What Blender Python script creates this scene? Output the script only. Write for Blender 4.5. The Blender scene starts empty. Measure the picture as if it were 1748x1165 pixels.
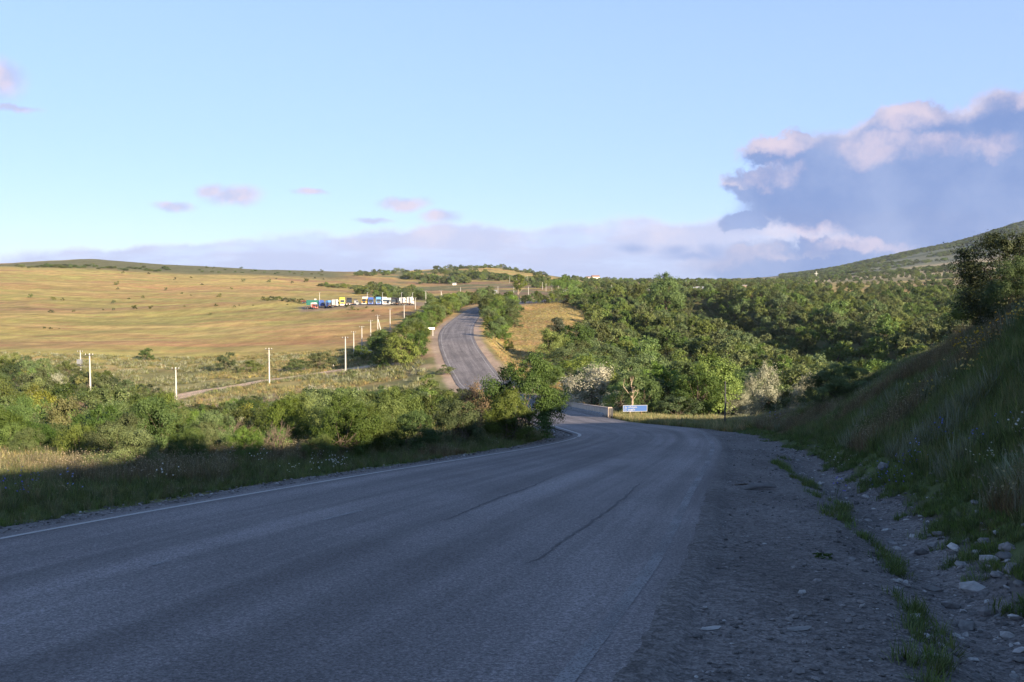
import bpy, math, random
import numpy as np
from mathutils import Vector

SC = bpy.context.scene
COL = SC.collection
rng = np.random.default_rng(7)
random.seed(7)

# ---------------------------------------------------------------- camera
F, CU, CV, V0 = 1600.0, 874.0, 582.5, 492.0
PITCH = math.atan((CV - V0) / F)
cam_d = bpy.data.cameras.new('camera')
cam_d.sensor_width = 36.0
cam_d.lens = 36.0 * F / 1748.0
cam_d.clip_start, cam_d.clip_end = 0.1, 60000
cam = bpy.data.objects.new('camera', cam_d); COL.objects.link(cam)
cam.location = (0, 0, 0)
cam.rotation_euler = (math.pi / 2 - PITCH, 0, 0)
SC.camera = cam

SC.cycles.max_bounces = 5
SC.cycles.diffuse_bounces = 2
SC.cycles.glossy_bounces = 2
SC.cycles.transmission_bounces = 4
SC.cycles.transparent_max_bounces = 6
SC.cycles.caustics_reflective = SC.cycles.caustics_refractive = False

# ---------------------------------------------------------------- light
SUN_EL, SUN_BACK = math.radians(14.5), math.radians(54)
SUNV = Vector((math.cos(SUN_BACK) * math.cos(SUN_EL), -math.sin(SUN_BACK) * math.cos(SUN_EL), math.sin(SUN_EL)))
SKY_K, EXPO = 0.080, 1.50
SC.view_settings.view_transform = 'Standard'
SC.view_settings.look = 'None'
SC.view_settings.exposure = EXPO
SC.view_settings.gamma = 1.0
sun_d = bpy.data.lights.new('sun', 'SUN')
sun_d.energy = 5.0
sun_d.angle = math.radians(0.5)
sun_d.color = (1.0, 0.82, 0.59)
sun = bpy.data.objects.new('sun', sun_d); COL.objects.link(sun)
sun.rotation_euler = SUNV.to_track_quat('Z', 'Y').to_euler()

# ---------------------------------------------------------------- sky (Nishita + clouds by direction)
def build_world():
    w = bpy.data.worlds.new('World'); SC.world = w; w.use_nodes = True
    w.cycles.sampling_method = 'MANUAL'; w.cycles.sample_map_resolution = 512
    nt = w.node_tree; N, L = nt.nodes, nt.links
    N.clear()
    def node(t, **kw):
        n = N.new(t)
        for k, v in kw.items(): setattr(n, k, v)
        return n
    def inp(n, i, v):
        if isinstance(v, bpy.types.NodeSocket): L.new(v, n.inputs[i])
        else: n.inputs[i].default_value = v
    def M(op, a, b=0.0, c=None, clamp=False):
        n = node('ShaderNodeMath', operation=op); n.use_clamp = clamp
        inp(n, 0, a); inp(n, 1, b)
        if c is not None: inp(n, 2, c)
        return n.outputs[0]
    def V(op, a, b):
        n = node('ShaderNodeVectorMath', operation=op); inp(n, 0, a); inp(n, 1, b)
        return n.outputs['Value'] if op in ('LENGTH', 'DOT_PRODUCT') else n.outputs['Vector']
    def ramp(x, lo, hi):
        n = node('ShaderNodeMapRange'); n.interpolation_type = 'SMOOTHSTEP'; n.clamp = True
        inp(n, 0, x); inp(n, 1, lo); inp(n, 2, hi); inp(n, 3, 0.0); inp(n, 4, 1.0)
        return n.outputs[0]
    def mix(f, a, b):
        n = node('ShaderNodeMix', data_type='RGBA'); inp(n, 0, f); inp(n, 6, a); inp(n, 7, b)
        return n.outputs[2]
    def noise(vec, scale, det=4.0, rough=0.55, out='Fac'):
        n = node('ShaderNodeTexNoise'); inp(n, 'Vector', vec)
        n.inputs['Scale'].default_value = scale; n.inputs['Detail'].default_value = det
        n.inputs['Roughness'].default_value = rough
        return n.outputs[out]
    sky = node('ShaderNodeTexSky', sky_type='NISHITA'); sky.sun_disc = False
    sky.sun_elevation = SUN_EL
    sky.sun_rotation = math.atan2(SUNV.x, SUNV.y)
    sky.altitude = 900; sky.air_density = 1.0; sky.dust_density = 0.25; sky.ozone_density = 2.5
    tc = node('ShaderNodeTexCoord'); d = tc.outputs['Generated']
    sep = node('ShaderNodeSeparateXYZ'); L.new(d, sep.inputs[0])
    az = M('MULTIPLY', M('ARCTAN2', sep.outputs[0], sep.outputs[1]), F)
    el = M('MULTIPLY', M('ARCSINE', sep.outputs[2]), F)
    cmb = node('ShaderNodeCombineXYZ'); L.new(az, cmb.inputs[0]); L.new(el, cmb.inputs[1])
    q0 = cmb.outputs[0]
    W1 = V('SUBTRACT', noise(d, 7.5, 2, .5, 'Color'), (.5, .5, .5))
    W2 = V('SUBTRACT', noise(d, 21, 6, .66, 'Color'), (.5, .5, .5))
    def warped(amp1, s1, amp2, s2):
        a = V('SCALE', W1, (0, 0, 0)); a.node.inputs['Scale'].default_value = amp1
        b = V('SCALE', W2, (0, 0, 0)); b.node.inputs['Scale'].default_value = amp2
        v = V('ADD', q0, V('ADD', a, b))
        return V('MULTIPLY', v, (1, 1, 0))
    def ang(u, v):
        a = math.atan((u - CU) / F); e = math.atan((V0 - v) / F * math.cos(a))
        return (a * F, e * F, 0)
    def field(q, blobs):
        out = None
        for (u, v, rx, ry) in blobs:
            k = V('MULTIPLY', V('SUBTRACT', q, ang(u, v)), (1 / rx, 1 / ry, 0))
            f = M('SUBTRACT', 1.0, V('LENGTH', k, (0, 0, 0)))
            out = f if out is None else M('MAXIMUM', out, f)
        return out
    G = 1.0 / (SKY_K * 2 ** EXPO)                       # display-linear -> radiance before strength
    def C(r, g, b):
        f = lambda c: ((c / 255 + .055) / 1.055) ** 2.4 * G
        return (f(r), f(g), f(b), 1)
    # gentle desaturation of the blue sky towards white, as thin high haze does
    veil = M('MULTIPLY', ramp(sep.outputs[2], 0.85, 0.12), 0.72)
    col = mix(veil, sky.outputs[0], C(184, 215, 284))
    # low haze-and-cloud bank lying all round the horizon
    qb = warped(60, 5, 40, 22)
    bank_blobs = [(420, 472, 420, 62), (760, 462, 420, 84), (1100, 462, 420, 96), (1450, 450, 480, 96)]
    fb = field(qb, bank_blobs)
    sepq = node('ShaderNodeSeparateXYZ'); L.new(qb, sepq.inputs[0])
    belt = M('SUBTRACT', 0.30, M('MULTIPLY', sepq.outputs[1], 0.0060))      # a thin belt right round
    absaz = M('ABSOLUTE', az)
    belt = M('SUBTRACT', belt, M('MULTIPLY', ramp(absaz, 1400, 900), 1.0))
    fb = M('MAXIMUM', fb, belt)
    brk = ramp(noise(V('MULTIPLY', d, (1, 1, 5)), 7, 5, .6), .30, .56)
    ab = M('MULTIPLY', ramp(fb, 0.02, 0.22), M('ADD', .48, M('MULTIPLY', brk, .38)))
    hi = ramp(noise(d, 16, 5, .6), 0.42, 0.70)
    low = ramp(el, 20.0, 95.0)
    bcol = mix(M('MULTIPLY', low, M('ADD', M('MULTIPLY', hi, .7), .3)), C(186, 197, 236), C(226, 218, 236))
    bcol = mix(ramp(fb, 0.20, 0.03), bcol, C(240, 232, 236))
    col = mix(ab, col, bcol)
    # small separate puffs
    qp = warped(26, 12, 30, 40)
    puffs = [(405, 337, 62, 25), (366, 326, 34, 18), (300, 350, 48, 11), (690, 350, 56, 17), (752, 372, 48, 16),
             (12, 142, 46, 42), (20, 188, 60, 6), (535, 332, 40, 8), (640, 378, 40, 6)]
    ap = M('MULTIPLY', ramp(field(qp, puffs), 0.0, 0.75), 0.85)
    pc = mix(ramp(noise(d, 40, 3), .38, .62), C(196, 202, 234), C(232, 216, 230))
    col = mix(ap, col, pc)
    # the big cumulus on the mountain: slate body, rosy sunlit heads
    qc = warped(52, 7, 84, 20)
    body = [(1290, 322, 60, 34), (1345, 268, 82, 36), (1400, 340, 150, 62), (1500, 290, 170, 90), (1540, 232, 90, 52),
            (1620, 330, 260, 110), (1700, 262, 150, 96), (1775, 225, 100, 74), (1830, 315, 250, 142), (2060, 320, 330, 190),
            (2400, 360, 420, 190), (1480, 455, 330, 46), (1268, 378, 40, 22), (1385, 418, 34, 16)]
    fc = field(qc, body)
    fup = field(V('ADD', qc, (14, 30, 0)), body)
    ac = M('MULTIPLY', ramp(fc, 0.0, 0.26), 0.96)
    deep = ramp(noise(d, 9, 5, .6), .34, .66)
    cc = mix(deep, C(122, 151, 209), C(154, 175, 222))
    cc = mix(M('MULTIPLY', ramp(fc, 0.30, 0.0), .55), cc, C(180, 200, 240))
    edge = M('MULTIPLY', ramp(fup, 0.20, -0.12), M('ADD', .35, M('MULTIPLY', hi, .65)))
    cc = mix(M('MULTIPLY', edge, .85), cc, C(236, 222, 234))
    col = mix(ac, col, cc)
    scraps = [(1082, 426, 44, 13), (1148, 431, 38, 18), (1215, 432, 34, 20), (1268, 380, 52, 30), (1180, 440, 90, 10)]
    col = mix(M('MULTIPLY', ramp(field(qp, scraps), 0.0, 1.0), 0.75), col, C(150, 174, 226))
    ql = warped(46, 11, 92, 24)
    lit = [(1340, 258, 78, 25), (1306, 306, 58, 22), (1535, 212, 52, 30), (1480, 258, 92, 34), (1620, 252, 96, 24),
           (1752, 178, 44, 24), (1470, 420, 100, 20), (1380, 395, 70, 18), (1900, 90, 130, 50)]
    al = M('MULTIPLY', ramp(field(ql, lit), 0.0, 0.60), 0.66)
    al = M('MULTIPLY', al, M('ADD', .22, M('MULTIPLY', .78, ramp(noise(d, 15, 6, .65), .38, .60))))
    col = mix(al, col, C(232, 217, 234))
    bg = node('ShaderNodeBackground'); L.new(col, bg.inputs[0]); bg.inputs[1].default_value = SKY_K
    out = node('ShaderNodeOutputWorld'); L.new(bg.outputs[0], out.inputs[0])
build_world()

# ================================================================ helpers
def tag(o, label=None, cat=None, group=None, kind=None):
    if label: o['label'] = label
    if cat: o['category'] = cat
    if group: o['group'] = group
    if kind: o['kind'] = kind
    return o

def mesh_np(name, verts, faces, mats=(), smooth=False, col=None, midx=None, uv=None):
    """verts (n,3); faces (m,3|4) array or list of such arrays."""
    if isinstance(faces, np.ndarray): faces = [faces]
    verts = np.asarray(verts, np.float32)
    me = bpy.data.meshes.new(name)
    loops = np.concatenate([f.ravel() for f in faces]).astype(np.int32)
    tot = np.concatenate([np.full(len(f), f.shape[1], np.int32) for f in faces])
    start = np.concatenate([[0], np.cumsum(tot)[:-1]]).astype(np.int32)
    me.vertices.add(len(verts)); me.vertices.foreach_set('co', verts.ravel())
    me.loops.add(len(loops)); me.loops.foreach_set('vertex_index', loops)
    me.polygons.add(len(tot)); me.polygons.foreach_set('loop_start', start)
    if midx is not None: me.polygons.foreach_set('material_index', np.asarray(midx, np.int32))
    for m in mats: me.materials.append(m)
    me.update(calc_edges=True)
    me.polygons.foreach_set('use_smooth', np.full(len(tot), bool(smooth)))
    if col is not None:
        a = me.attributes.new('tint', 'FLOAT_COLOR', 'POINT')
        c = np.ones((len(verts), 4), np.float32); c[:, :3] = col
        a.data.foreach_set('color', c.ravel())
    if uv is not None:
        l = me.uv_layers.new(name='UVMap')
        l.data.foreach_set('uv', np.asarray(uv, np.float32)[loops].ravel())
    me.validate()
    return me

def obj(name, me, parent=None, loc=None, rz=0.0, scale=None):
    o = bpy.data.objects.new(name, me); COL.objects.link(o)
    if parent is not None: o.parent = parent
    if loc is not None: o.location = loc
    if rz: o.rotation_euler = (0, 0, rz)
    if scale is not None: o.scale = scale if hasattr(scale, '__len__') else (scale,) * 3
    return o

def empty(name, loc, rz=0.0, scale=None):
    o = bpy.data.objects.new(name, None); COL.objects.link(o)
    o.empty_display_size = .3
    o.location = loc; o.rotation_euler = (0, 0, rz)
    if scale is not None: o.scale = scale
    return o

class MB:
    """collects boxes, tubes and prisms into one mesh"""
    def __init__(s): s.v, s.f, s.mi, s.n = [], [], [], 0
    def add(s, v, f, mi=0):
        s.v.append(np.asarray(v, float)); 
        for q in f: s.f.append([i + s.n for i in q]); s.mi.append(mi)
        s.n += len(v)
    def box(s, c, d, mi=0, taper=(1, 1), shift=(0, 0), rz=0):
        x, y, z = d[0] / 2, d[1] / 2, d[2] / 2
        p = [(-x, -y, -z), (x, -y, -z), (x, y, -z), (-x, y, -z)]
        p += [(a * taper[0] + shift[0], b * taper[1] + shift[1], z) for a, b, _ in p]
        p = np.array(p)
        if rz:
            cs, sn = math.cos(rz), math.sin(rz)
            p = np.stack([p[:, 0] * cs - p[:, 1] * sn, p[:, 0] * sn + p[:, 1] * cs, p[:, 2]], 1)
        s.add(p + np.array(c), [(3, 2, 1, 0), (4, 5, 6, 7), (0, 1, 5, 4), (1, 2, 6, 5), (2, 3, 7, 6), (3, 0, 4, 7)], mi)
    def tube(s, pts, rad, n=6, mi=0, cap=True):
        pts = np.asarray(pts, float); k = len(pts)
        rad = np.broadcast_to(np.asarray(rad, float), (k,))
        tan = np.gradient(pts, axis=0); tan /= np.linalg.norm(tan, axis=1)[:, None] + 1e-9
        ref = np.array([1., 0, 0]) if abs(tan[0][0]) < .8 else np.array([0, 1., 0])
        a = np.cross(tan, ref); a /= np.linalg.norm(a, axis=1)[:, None] + 1e-9
        b = np.cross(tan, a)
        th = np.arange(n) * 2 * math.pi / n
        ring = pts[:, None] + rad[:, None, None] * (np.cos(th)[None, :, None] * a[:, None] + np.sin(th)[None, :, None] * b[:, None])
        f = [(i * n + j, i * n + (j + 1) % n, (i + 1) * n + (j + 1) % n, (i + 1) * n + j) for i in range(k - 1) for j in range(n)]
        if cap: f += [tuple(range(n))[::-1], tuple((k - 1) * n + j for j in range(n))]
        s.add(ring.reshape(-1, 3), f, mi)
    def prism(s, prof, axis, a0, a1, mi=0):
        """prof: list of 2-D points in the plane normal to axis (0=x: (y,z); 1=y: (x,z))"""
        n = len(prof); v = []
        for a in (a0, a1):
            for p in prof: v.append((a, p[0], p[1]) if axis == 0 else (p[0], a, p[1]))
        f = [tuple(range(n))[::-1], tuple(range(n, 2 * n))] + [(i, (i + 1) % n, n + (i + 1) % n, n + i) for i in range(n)]
        s.add(v, f, mi)
    def mesh(s, name, mats, smooth=False):
        me = bpy.data.meshes.new(name)
        me.from_pydata(np.concatenate(s.v).tolist(), [], s.f)
        for m in mats: me.materials.append(m)
        me.polygons.foreach_set('material_index', s.mi)
        me.polygons.foreach_set('use_smooth', [smooth] * len(s.f))
        me.update(); return me
    def build(s, name, mat, parent=None, smooth=False, **kw):
        return obj(name, s.mesh(name, mat if isinstance(mat, (list, tuple)) else [mat], smooth), parent, **kw)

# ---- noise
def _h(ix, iy, seed):
    n = (ix.astype(np.int64) * 374761393 + iy.astype(np.int64) * 668265263 + seed * 974634781) & 0xffffffff
    n = ((n ^ (n >> 13)) * 1274126177) & 0xffffffff
    n = ((n ^ (n >> 16)) * 2246822519) & 0xffffffff
    return ((n ^ (n >> 15)) & 0xffff) / 65535.0
def vnoise(x, y, seed=0):
    x, y = np.asarray(x, float), np.asarray(y, float)
    ix, iy = np.floor(x), np.floor(y); fx, fy = x - ix, y - iy
    fx, fy = fx * fx * (3 - 2 * fx), fy * fy * (3 - 2 * fy)
    a, b = _h(ix, iy, seed), _h(ix + 1, iy, seed); c, d = _h(ix, iy + 1, seed), _h(ix + 1, iy + 1, seed)
    return (a * (1 - fx) + b * fx) * (1 - fy) + (c * (1 - fx) + d * fx) * fy
def fbm(x, y, seed=0, o=4):
    s, a, t = 0, 1, 0
    for i in range(o):
        s = s + a * vnoise(np.asarray(x) * 2 ** i, np.asarray(y) * 2 ** i, seed + i); t += a; a *= .5
    return s / t
def sstep(a, b, x):
    t = np.clip((np.asarray(x, float) - a) / (b - a), 0, 1); return t * t * (3 - 2 * t)

# ---- pixel of the photograph -> ray of the camera
CP, SP = math.cos(PITCH), math.sin(PITCH)
def ray(u, v):
    return np.array([(u - CU), F * CP - (v - CV) * SP, -F * SP - (v - CV) * CP])
def tanz(v):
    r = ray(CU, v); return r[2] / r[1]

# ================================================================ terrain height
COLS = {
 -300: [(25,785),(60,745),(100,715),(150,672),(200,635),(260,600),(400,552),(600,512),(800,484),(1100,455),(1500,462),(3000,480),(9000,490)],
 0:    [(25,787),(60,758),(100,726),(150,682),(200,640),(260,603),(400,556),(600,516),(800,486),(1000,466),(1150,456),(1500,451),(2000,462),(9000,490)],
 150:  [(25,787),(60,757),(100,726),(150,685),(200,648),(260,606),(400,558),(600,520),(800,492),(1000,472),(1200,459),(1550,440),(2200,455),(9000,490)],
 300:  [(25,784),(60,755),(100,726),(140,697),(175,676),(240,625),(320,585),(420,552),(550,525),(750,502),(1000,478),(1250,464),(1550,452),(2200,465),(9000,490)],
 450:  [(25,784),(60,750),(100,728),(140,697),(175,658),(240,616),(320,578),(420,546),(480,528),(550,517),(750,500),(1000,482),(1300,466),(1600,460),(2200,470),(9000,488)],
 600:  [(28,776),(60,742),(100,720),(140,686),(180,642),(240,606),(320,572),(420,538),(455,520),(550,513),(750,500),(1000,490),(1300,474),(1600,464),(2200,470),(9000,486)],
 740:  [(30,770),(60,735),(100,706),(150,650),(206,592),(260,575),(346,548),(430,527),(480,519),(600,510),(800,500),(1100,492),(1500,470),(1900,460),(2600,468),(9000,485)],
 800:  [(35,758),(60,726),(100,698),(130,684),(150,656),(206,586),(260,565),(346,540),(450,518),(600,507),(800,498),(1100,488),(1400,472),(1800,452),(2500,465),(9000,484)],
 870:  [(38,748),(60,722),(100,700),(130,684),(150,658),(206,612),(260,577),(346,547),(450,518),(600,505),(800,496),(1100,488),(1500,470),(1850,457),(2500,466),(9000,484)],
 960:  [(45,730),(60,719),(100,700),(150,668),(200,614),(260,570),(346,536),(430,517),(600,503),(900,493),(1300,483),(1700,475),(2500,476),(9000,482)],
 1060: [(48,729),(60,719),(80,708),(120,694),(160,672),(220,628),(300,580),(400,538),(520,514),(700,500),(1000,489),(1500,482),(2500,479),(9000,482)],
 1150: [(48,729),(60,719),(80,712),(120,702),(160,684),(220,645),(300,594),(400,549),(520,519),(700,501),(1000,490),(1500,482),(2500,478),(9000,482)],
 1300: [(48,729),(60,720),(80,714),(120,705),(160,690),(220,640),(270,592),(330,582),(420,545),(550,513),(800,497),(1200,488),(2000,481),(3500,475),(9000,482)],
 1420: [(48,740),(60,735),(100,718),(150,680),(200,640),(260,608),(320,585),(420,548),(550,518),(800,496),(1200,486),(1800,477),(2600,468),(3500,459),(9000,480)],
 1500: [(48,760),(60,745),(100,715),(150,675),(200,640),(260,608),(320,585),(420,550),(550,520),(800,497),(1200,484),(1800,470),(2600,456),(3500,440),(9000,470)],
 1560: [(48,790),(60,765),(100,710),(150,668),(220,630),(300,596),(400,557),(520,525),(700,504),(1000,487),(1600,470),(2500,450),(3500,427),(5000,440),(9000,470)],
 1640: [(40,900),(60,790),(100,705),(150,660),(220,625),(300,590),(400,555),(520,525),(700,502),(1000,484),(1600,466),(2500,440),(3500,411),(5000,425),(9000,460)],
 1748: [(40,900),(60,800),(100,700),(150,658),(220,618),(300,585),(400,550),(520,523),(700,502),(1000,482),(1600,460),(2500,420),(3500,376),(5000,380),(9000,450)],
 2150: [(40,900),(60,790),(100,690),(150,650),(220,610),(300,580),(400,545),(520,518),(700,495),(1000,470),(1600,436),(2500,375),(3500,310),(5000,320),(9000,430)],
}
def build_table():
    us = np.array(sorted(COLS)); ts = (us - CU) / F
    ld = np.linspace(math.log(25), math.log(9000), 260)
    T = np.zeros((len(us), len(ld)))
    for i, u in enumerate(us):
        a = np.array(COLS[u], float)
        T[i] = np.interp(ld, np.log(a[:, 0]), [tanz(v) for v in a[:, 1]])
    tt = np.linspace(ts[0], ts[-1], 300)
    G = np.stack([np.interp(tt, ts, T[:, j]) for j in range(len(ld))], 1)      # (t, ld)
    def blur(A, s, ax):
        r = int(3 * s); k = np.exp(-np.arange(-r, r + 1) ** 2 / (2 * s * s)); k /= k.sum()
        P = np.pad(A, [(r, r) if i == ax else (0, 0) for i in (0, 1)], mode='edge')
        return np.apply_along_axis(lambda m: np.convolve(m, k, 'valid'), ax, P)
    return tt, ld, blur(blur(G, 3.2, 0), 1.4, 1)
TT, LD, TG = build_table()
def table_z(x, y):
    r = np.hypot(x, y); d = np.maximum(y, .30 * r); d = np.maximum(d, 1.0)
    t = np.clip(x / d, TT[0], TT[-1] - 1e-6)
    dc = np.clip(d, 25.0, 8990.0)
    a = (t - TT[0]) / (TT[1] - TT[0]); b = (np.log(dc) - LD[0]) / (LD[1] - LD[0])
    i, j = np.clip(a.astype(int), 0, len(TT) - 2), np.clip(b.astype(int), 0, len(LD) - 2)
    fa, fb = a - i, b - j
    g = (TG[i, j] * (1 - fa) + TG[i + 1, j] * fa) * (1 - fb) + (TG[i, j + 1] * (1 - fa) + TG[i + 1, j + 1] * fa) * fb
    return g * dc + .11 * (dc - np.maximum(d, 0)) * (d < 25)

# ---- the road: left and right edge stations
RL = np.array([(-24,-40),(-16,-18),(-11.3,-5),(-9,4),(-7.6,9),(-6.72,12.3),(-5.6,15.7),(-3.6,21.1),(-1.24,26.9),(.5,31.4),(1.9,36),(2.6,39.8),
 (2.45,43.4),(2.1,48),(1.5,56),(.8,68),(-.9,86),(-2.9,105),(-5.6,128),(-9,150),(-13,178),(-16.2,206),(-18.5,242),(-19.4,280),(-19.2,346),(-18,376),(-13.5,405),(-5,435),(5,458),(20,490),(45,530)], float)
RR = np.array([(-15,-42),(-7.5,-20),(-3.2,-7),(-1,1),(.3,4.5),(1.25,7.6),(2.2,11),(3.6,16.7),(5.2,23),(6.85,29.8),(7.9,35),(8.9,41.7),
 (9.2,46.5),(8.4,51),(7.1,57),(6.6,67.5),(6.3,86),(5.6,105),(2.8,128),(-.85,150),(-4.6,178),(-8,206),(-9.9,242),(-10.9,280),(-11.2,346),(-10.4,368),(-7,390),(1,415),(11,437),(27,470),(50,510)], float)
def road_z(y):
    ys = [-60, 0, 104, 118, 134, 150, 178, 206, 240, 275, 346, 450, 530]
    zs = [3.5, -1.9, -13.34, -14.6, -15.3, -15.35, -13.7, -11.6, -11.1, -10.7, -9.7, -6.4, -4.8]
    return np.interp(y, ys, zs)
def catmull(P, per=12):
    out = []
    for i in range(len(P) - 1):
        p0, p1, p2, p3 = P[max(i - 1, 0)], P[i], P[i + 1], P[min(i + 2, len(P) - 1)]
        for k in range(per):
            t = k / per
            out.append(.5 * (2 * p1 + (p2 - p0) * t + (2 * p0 - 5 * p1 + 4 * p2 - p3) * t * t + (3 * p1 - p0 - 3 * p2 + p3) * t ** 3))
    out.append(P[-1]); return np.array(out)
LEFT, RIGHT = catmull(RL), catmull(RR)
CEN = (LEFT + RIGHT) / 2; HW = np.linalg.norm(RIGHT - LEFT, axis=1) / 2
CZ = road_z(CEN[:, 1])
CT = np.gradient(CEN, axis=0); CT /= np.linalg.norm(CT, axis=1)[:, None]
def road_near(x, y):
    """distance beyond the road edge (negative on it), side (+1 right), road height there"""
    x, y = np.asarray(x, float).ravel(), np.asarray(y, float).ravel()
    e = np.full(len(x), 1e3); sd = np.ones(len(x)); z = np.zeros(len(x))
    m = np.where((y < 620) & (np.abs(x) < 160) & (y > -90))[0]
    for k in range(0, len(m), 20000):
        q = m[k:k + 20000]
        dx, dy = x[q][:, None] - CEN[None, :, 0], y[q][:, None] - CEN[None, :, 1]
        dd = dx * dx + dy * dy; i = dd.argmin(1); r = np.arange(len(q))
        tx, ty = CT[i, 0], CT[i, 1]; ddx, ddy = dx[r, i], dy[r, i]
        lat = ddx * ty - ddy * tx; al = ddx * tx + ddy * ty
        e[q] = np.sqrt(lat ** 2 + np.maximum(np.abs(al) - 2.5, 0) ** 2) - HW[i]
        sd[q] = np.sign(lat)
        z[q] = road_z(y[q]) if False else CZ[i] + (road_z(CEN[i, 1] + .5) - road_z(CEN[i, 1] - .5)) * (y[q] - CEN[i, 1])
    return e, sd, z
TOE = ([-60,-20,0,9.2,16.6,28.4,43.5,55,64], [-22,-4,2.9,5.1,7.1,9.3,10.9,12.2,13.4])
CRX = ([-60,-20,-9,0,10,17,24,34,44,50,56,62,70], [-10,6,8,9.5,11.2,12.1,13.1,16.3,17.2,17.4,17.3,17,17])
CRZ = ([-60,-20,-9,0,10,17,24,34,44,50,56,62,70], [14.5,7.4,4.9,3.2,1.75,.8,-.3,-1.85,-4.3,-6.3,-8.1,-9.4,-10.4])
RAV = np.array([((u - CU) / F * Y, Y) for u, Y in ((1180, 520), (1215, 450), (1270, 370), (1340, 300), (1430, 240), (1530, 195), (1640, 165))])
RAV = catmull(RAV, 10); _t = np.gradient(RAV, axis=0); _t /= np.linalg.norm(_t, axis=1)[:, None]; RAVN = np.stack([-_t[:, 1], _t[:, 0]], 1)
RAVN *= np.sign(RAVN[:, :1] + 1e-9)
def height(x, y, full=False):
    shp = np.shape(x); x, y = np.asarray(x, float).ravel(), np.asarray(y, float).ravel()
    zt = table_z(x, y)
    far = np.hypot(x, y)
    zt = zt + (fbm(x / 60, y / 60, 3) - .5) * np.clip(far / 150, 0, 4) * sstep(50, 200, far) + (fbm(x / 9, y / 9, 9) - .5) * .5 * sstep(30, 80, far)
    m = (y > 130) & (y < 560) & (x > 40) & (x < 190)
    if m.any():
        g = RAV; dx, dy = x[m][:, None] - g[None, :, 0], y[m][:, None] - g[None, :, 1]
        i = (dx * dx + dy * dy).argmin(1); r_ = np.arange(len(i)); dd_ = np.hypot(dx[r_, i], dy[r_, i])
        side = np.sign(dx[r_, i] * RAVN[i, 0] + dy[r_, i] * RAVN[i, 1])
        zt[m] += -8.5 * np.exp(-(dd_ / 15) ** 2) + 3.5 * np.exp(-((dd_ * side - 30) / 16) ** 2)
    e, sd, zr = road_near(x, y)
    P = road_z(np.minimum(y, 104))
    zt = np.where((y < 66) & (sd > 0), np.minimum(zt, P), zt)
    # near plane (verge on the left, gravel lay-by on the right)
    wv = np.interp(y, [0, 12, 25, 40, 60], [9, 8, 4.2, 2.6, 2.0])
    wl = np.where(sd < 0, 1 - sstep(wv, wv + 9, e), 1.0) * (1 - sstep(38, 66, y))
    z = zt * (1 - wl) + P * wl
    # bank on the right
    tx, cx, cz = np.interp(y, *TOE), np.interp(y, *CRX), np.interp(y, *CRZ)
    cz = cz + .6 * np.exp(-((y + 2.1) / .7) ** 2)      # unseen bump added to the crest to shade a bush by the verge
    Pt = P
    s = (x - tx) / (cx - tx)
    sc = np.clip(s, 0, 1)
    lump = (fbm(x / 2.6, y / 2.6, 21, 4) - .5) * .7
    up = Pt + (cz - Pt) * (sc ** 1.12) + lump * np.clip(s * 3, 0, 1)
    kf = sstep(8, 20, y)
    over = np.maximum(x - cx, 0)
    up = np.where(s > 1, up + over * .05 * (1 - kf) - kf * (over * .16 + .035 * over ** 2), up)
    fade = 1 - sstep(62, 74, y)
    right = (s > 0) & (y < 74)
    z = np.where(right, np.maximum(up * fade + zt * (1 - fade), zt), z)
    # shallow stony ditch at the toe
    dd = (x - (tx - .75))
    z = z - .22 * np.exp(-(dd / .55) ** 2) * (y < 34) * (y > -5) * (1 - sstep(22, 34, y))
    # soft unevenness of the open ground
    off = sstep(.8, 3, e)
    z = z + off * (fbm(x / 1.7, y / 1.7, 5) - .5) * .14 * (far < 120)
    # road corridor
    w = 1 - sstep(1.2 + .004 * far, 6.0 + .01 * far, e)
    wr = 1 - sstep(-.5, .3, x - tx); k40 = sstep(34, 50, y)
    w = np.where(sd > 0, wr * (1 - k40) + np.minimum(w, wr * (y < 74) + (y >= 74)) * k40, w)
    w = np.where((y < 40) & (sd < 0), 1 - sstep(.9, 2.2, e), w)
    dip = np.where((y < 60) & (sd < 0), .10 * sstep(.7, 2.0, e), 0)
    dit = .22 * np.exp(-(dd / .55) ** 2) * (sd > 0) * (y > -5) * (1 - sstep(22, 34, y))
    z = z * (1 - w) + (zr - .05 - dip - dit - .03 * sstep(.2, .9, e) * (fbm(x * 2, y * 2, 8))) * w
    if full: return z.reshape(shp), e, sd
    return z.reshape(shp)
_MY = np.exp(np.linspace(math.log(4.0), math.log(8900), 2600))
def hit(u, v):
    r = ray(u, v); x, y, z = _MY * r[0] / r[1], _MY, _MY * r[2] / r[1]
    h = height(x, y); k = np.argmax(h >= z)
    if not (h >= z).any(): k = len(_MY) - 1
    k = max(k, 1); a0, a1 = z[k - 1] - h[k - 1], z[k] - h[k]
    f = a0 / (a0 - a1 + 1e-9); f = min(max(f, 0), 1)
    Y = _MY[k - 1] + f * (_MY[k] - _MY[k - 1]); X = Y * r[0] / r[1]
    return np.array([X, Y, float(height(np.array([X]), np.array([Y]))[0])])
def at(u, Y):
    """ground point in image column u at distance Y"""
    x = (u - CU) / F * Y * 1.0
    return np.array([x, Y, float(height(np.array([x]), np.array([Y]))[0])])
def uof(x, y): return CU + F * np.asarray(x) / np.maximum(y, 1e-3)

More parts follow.
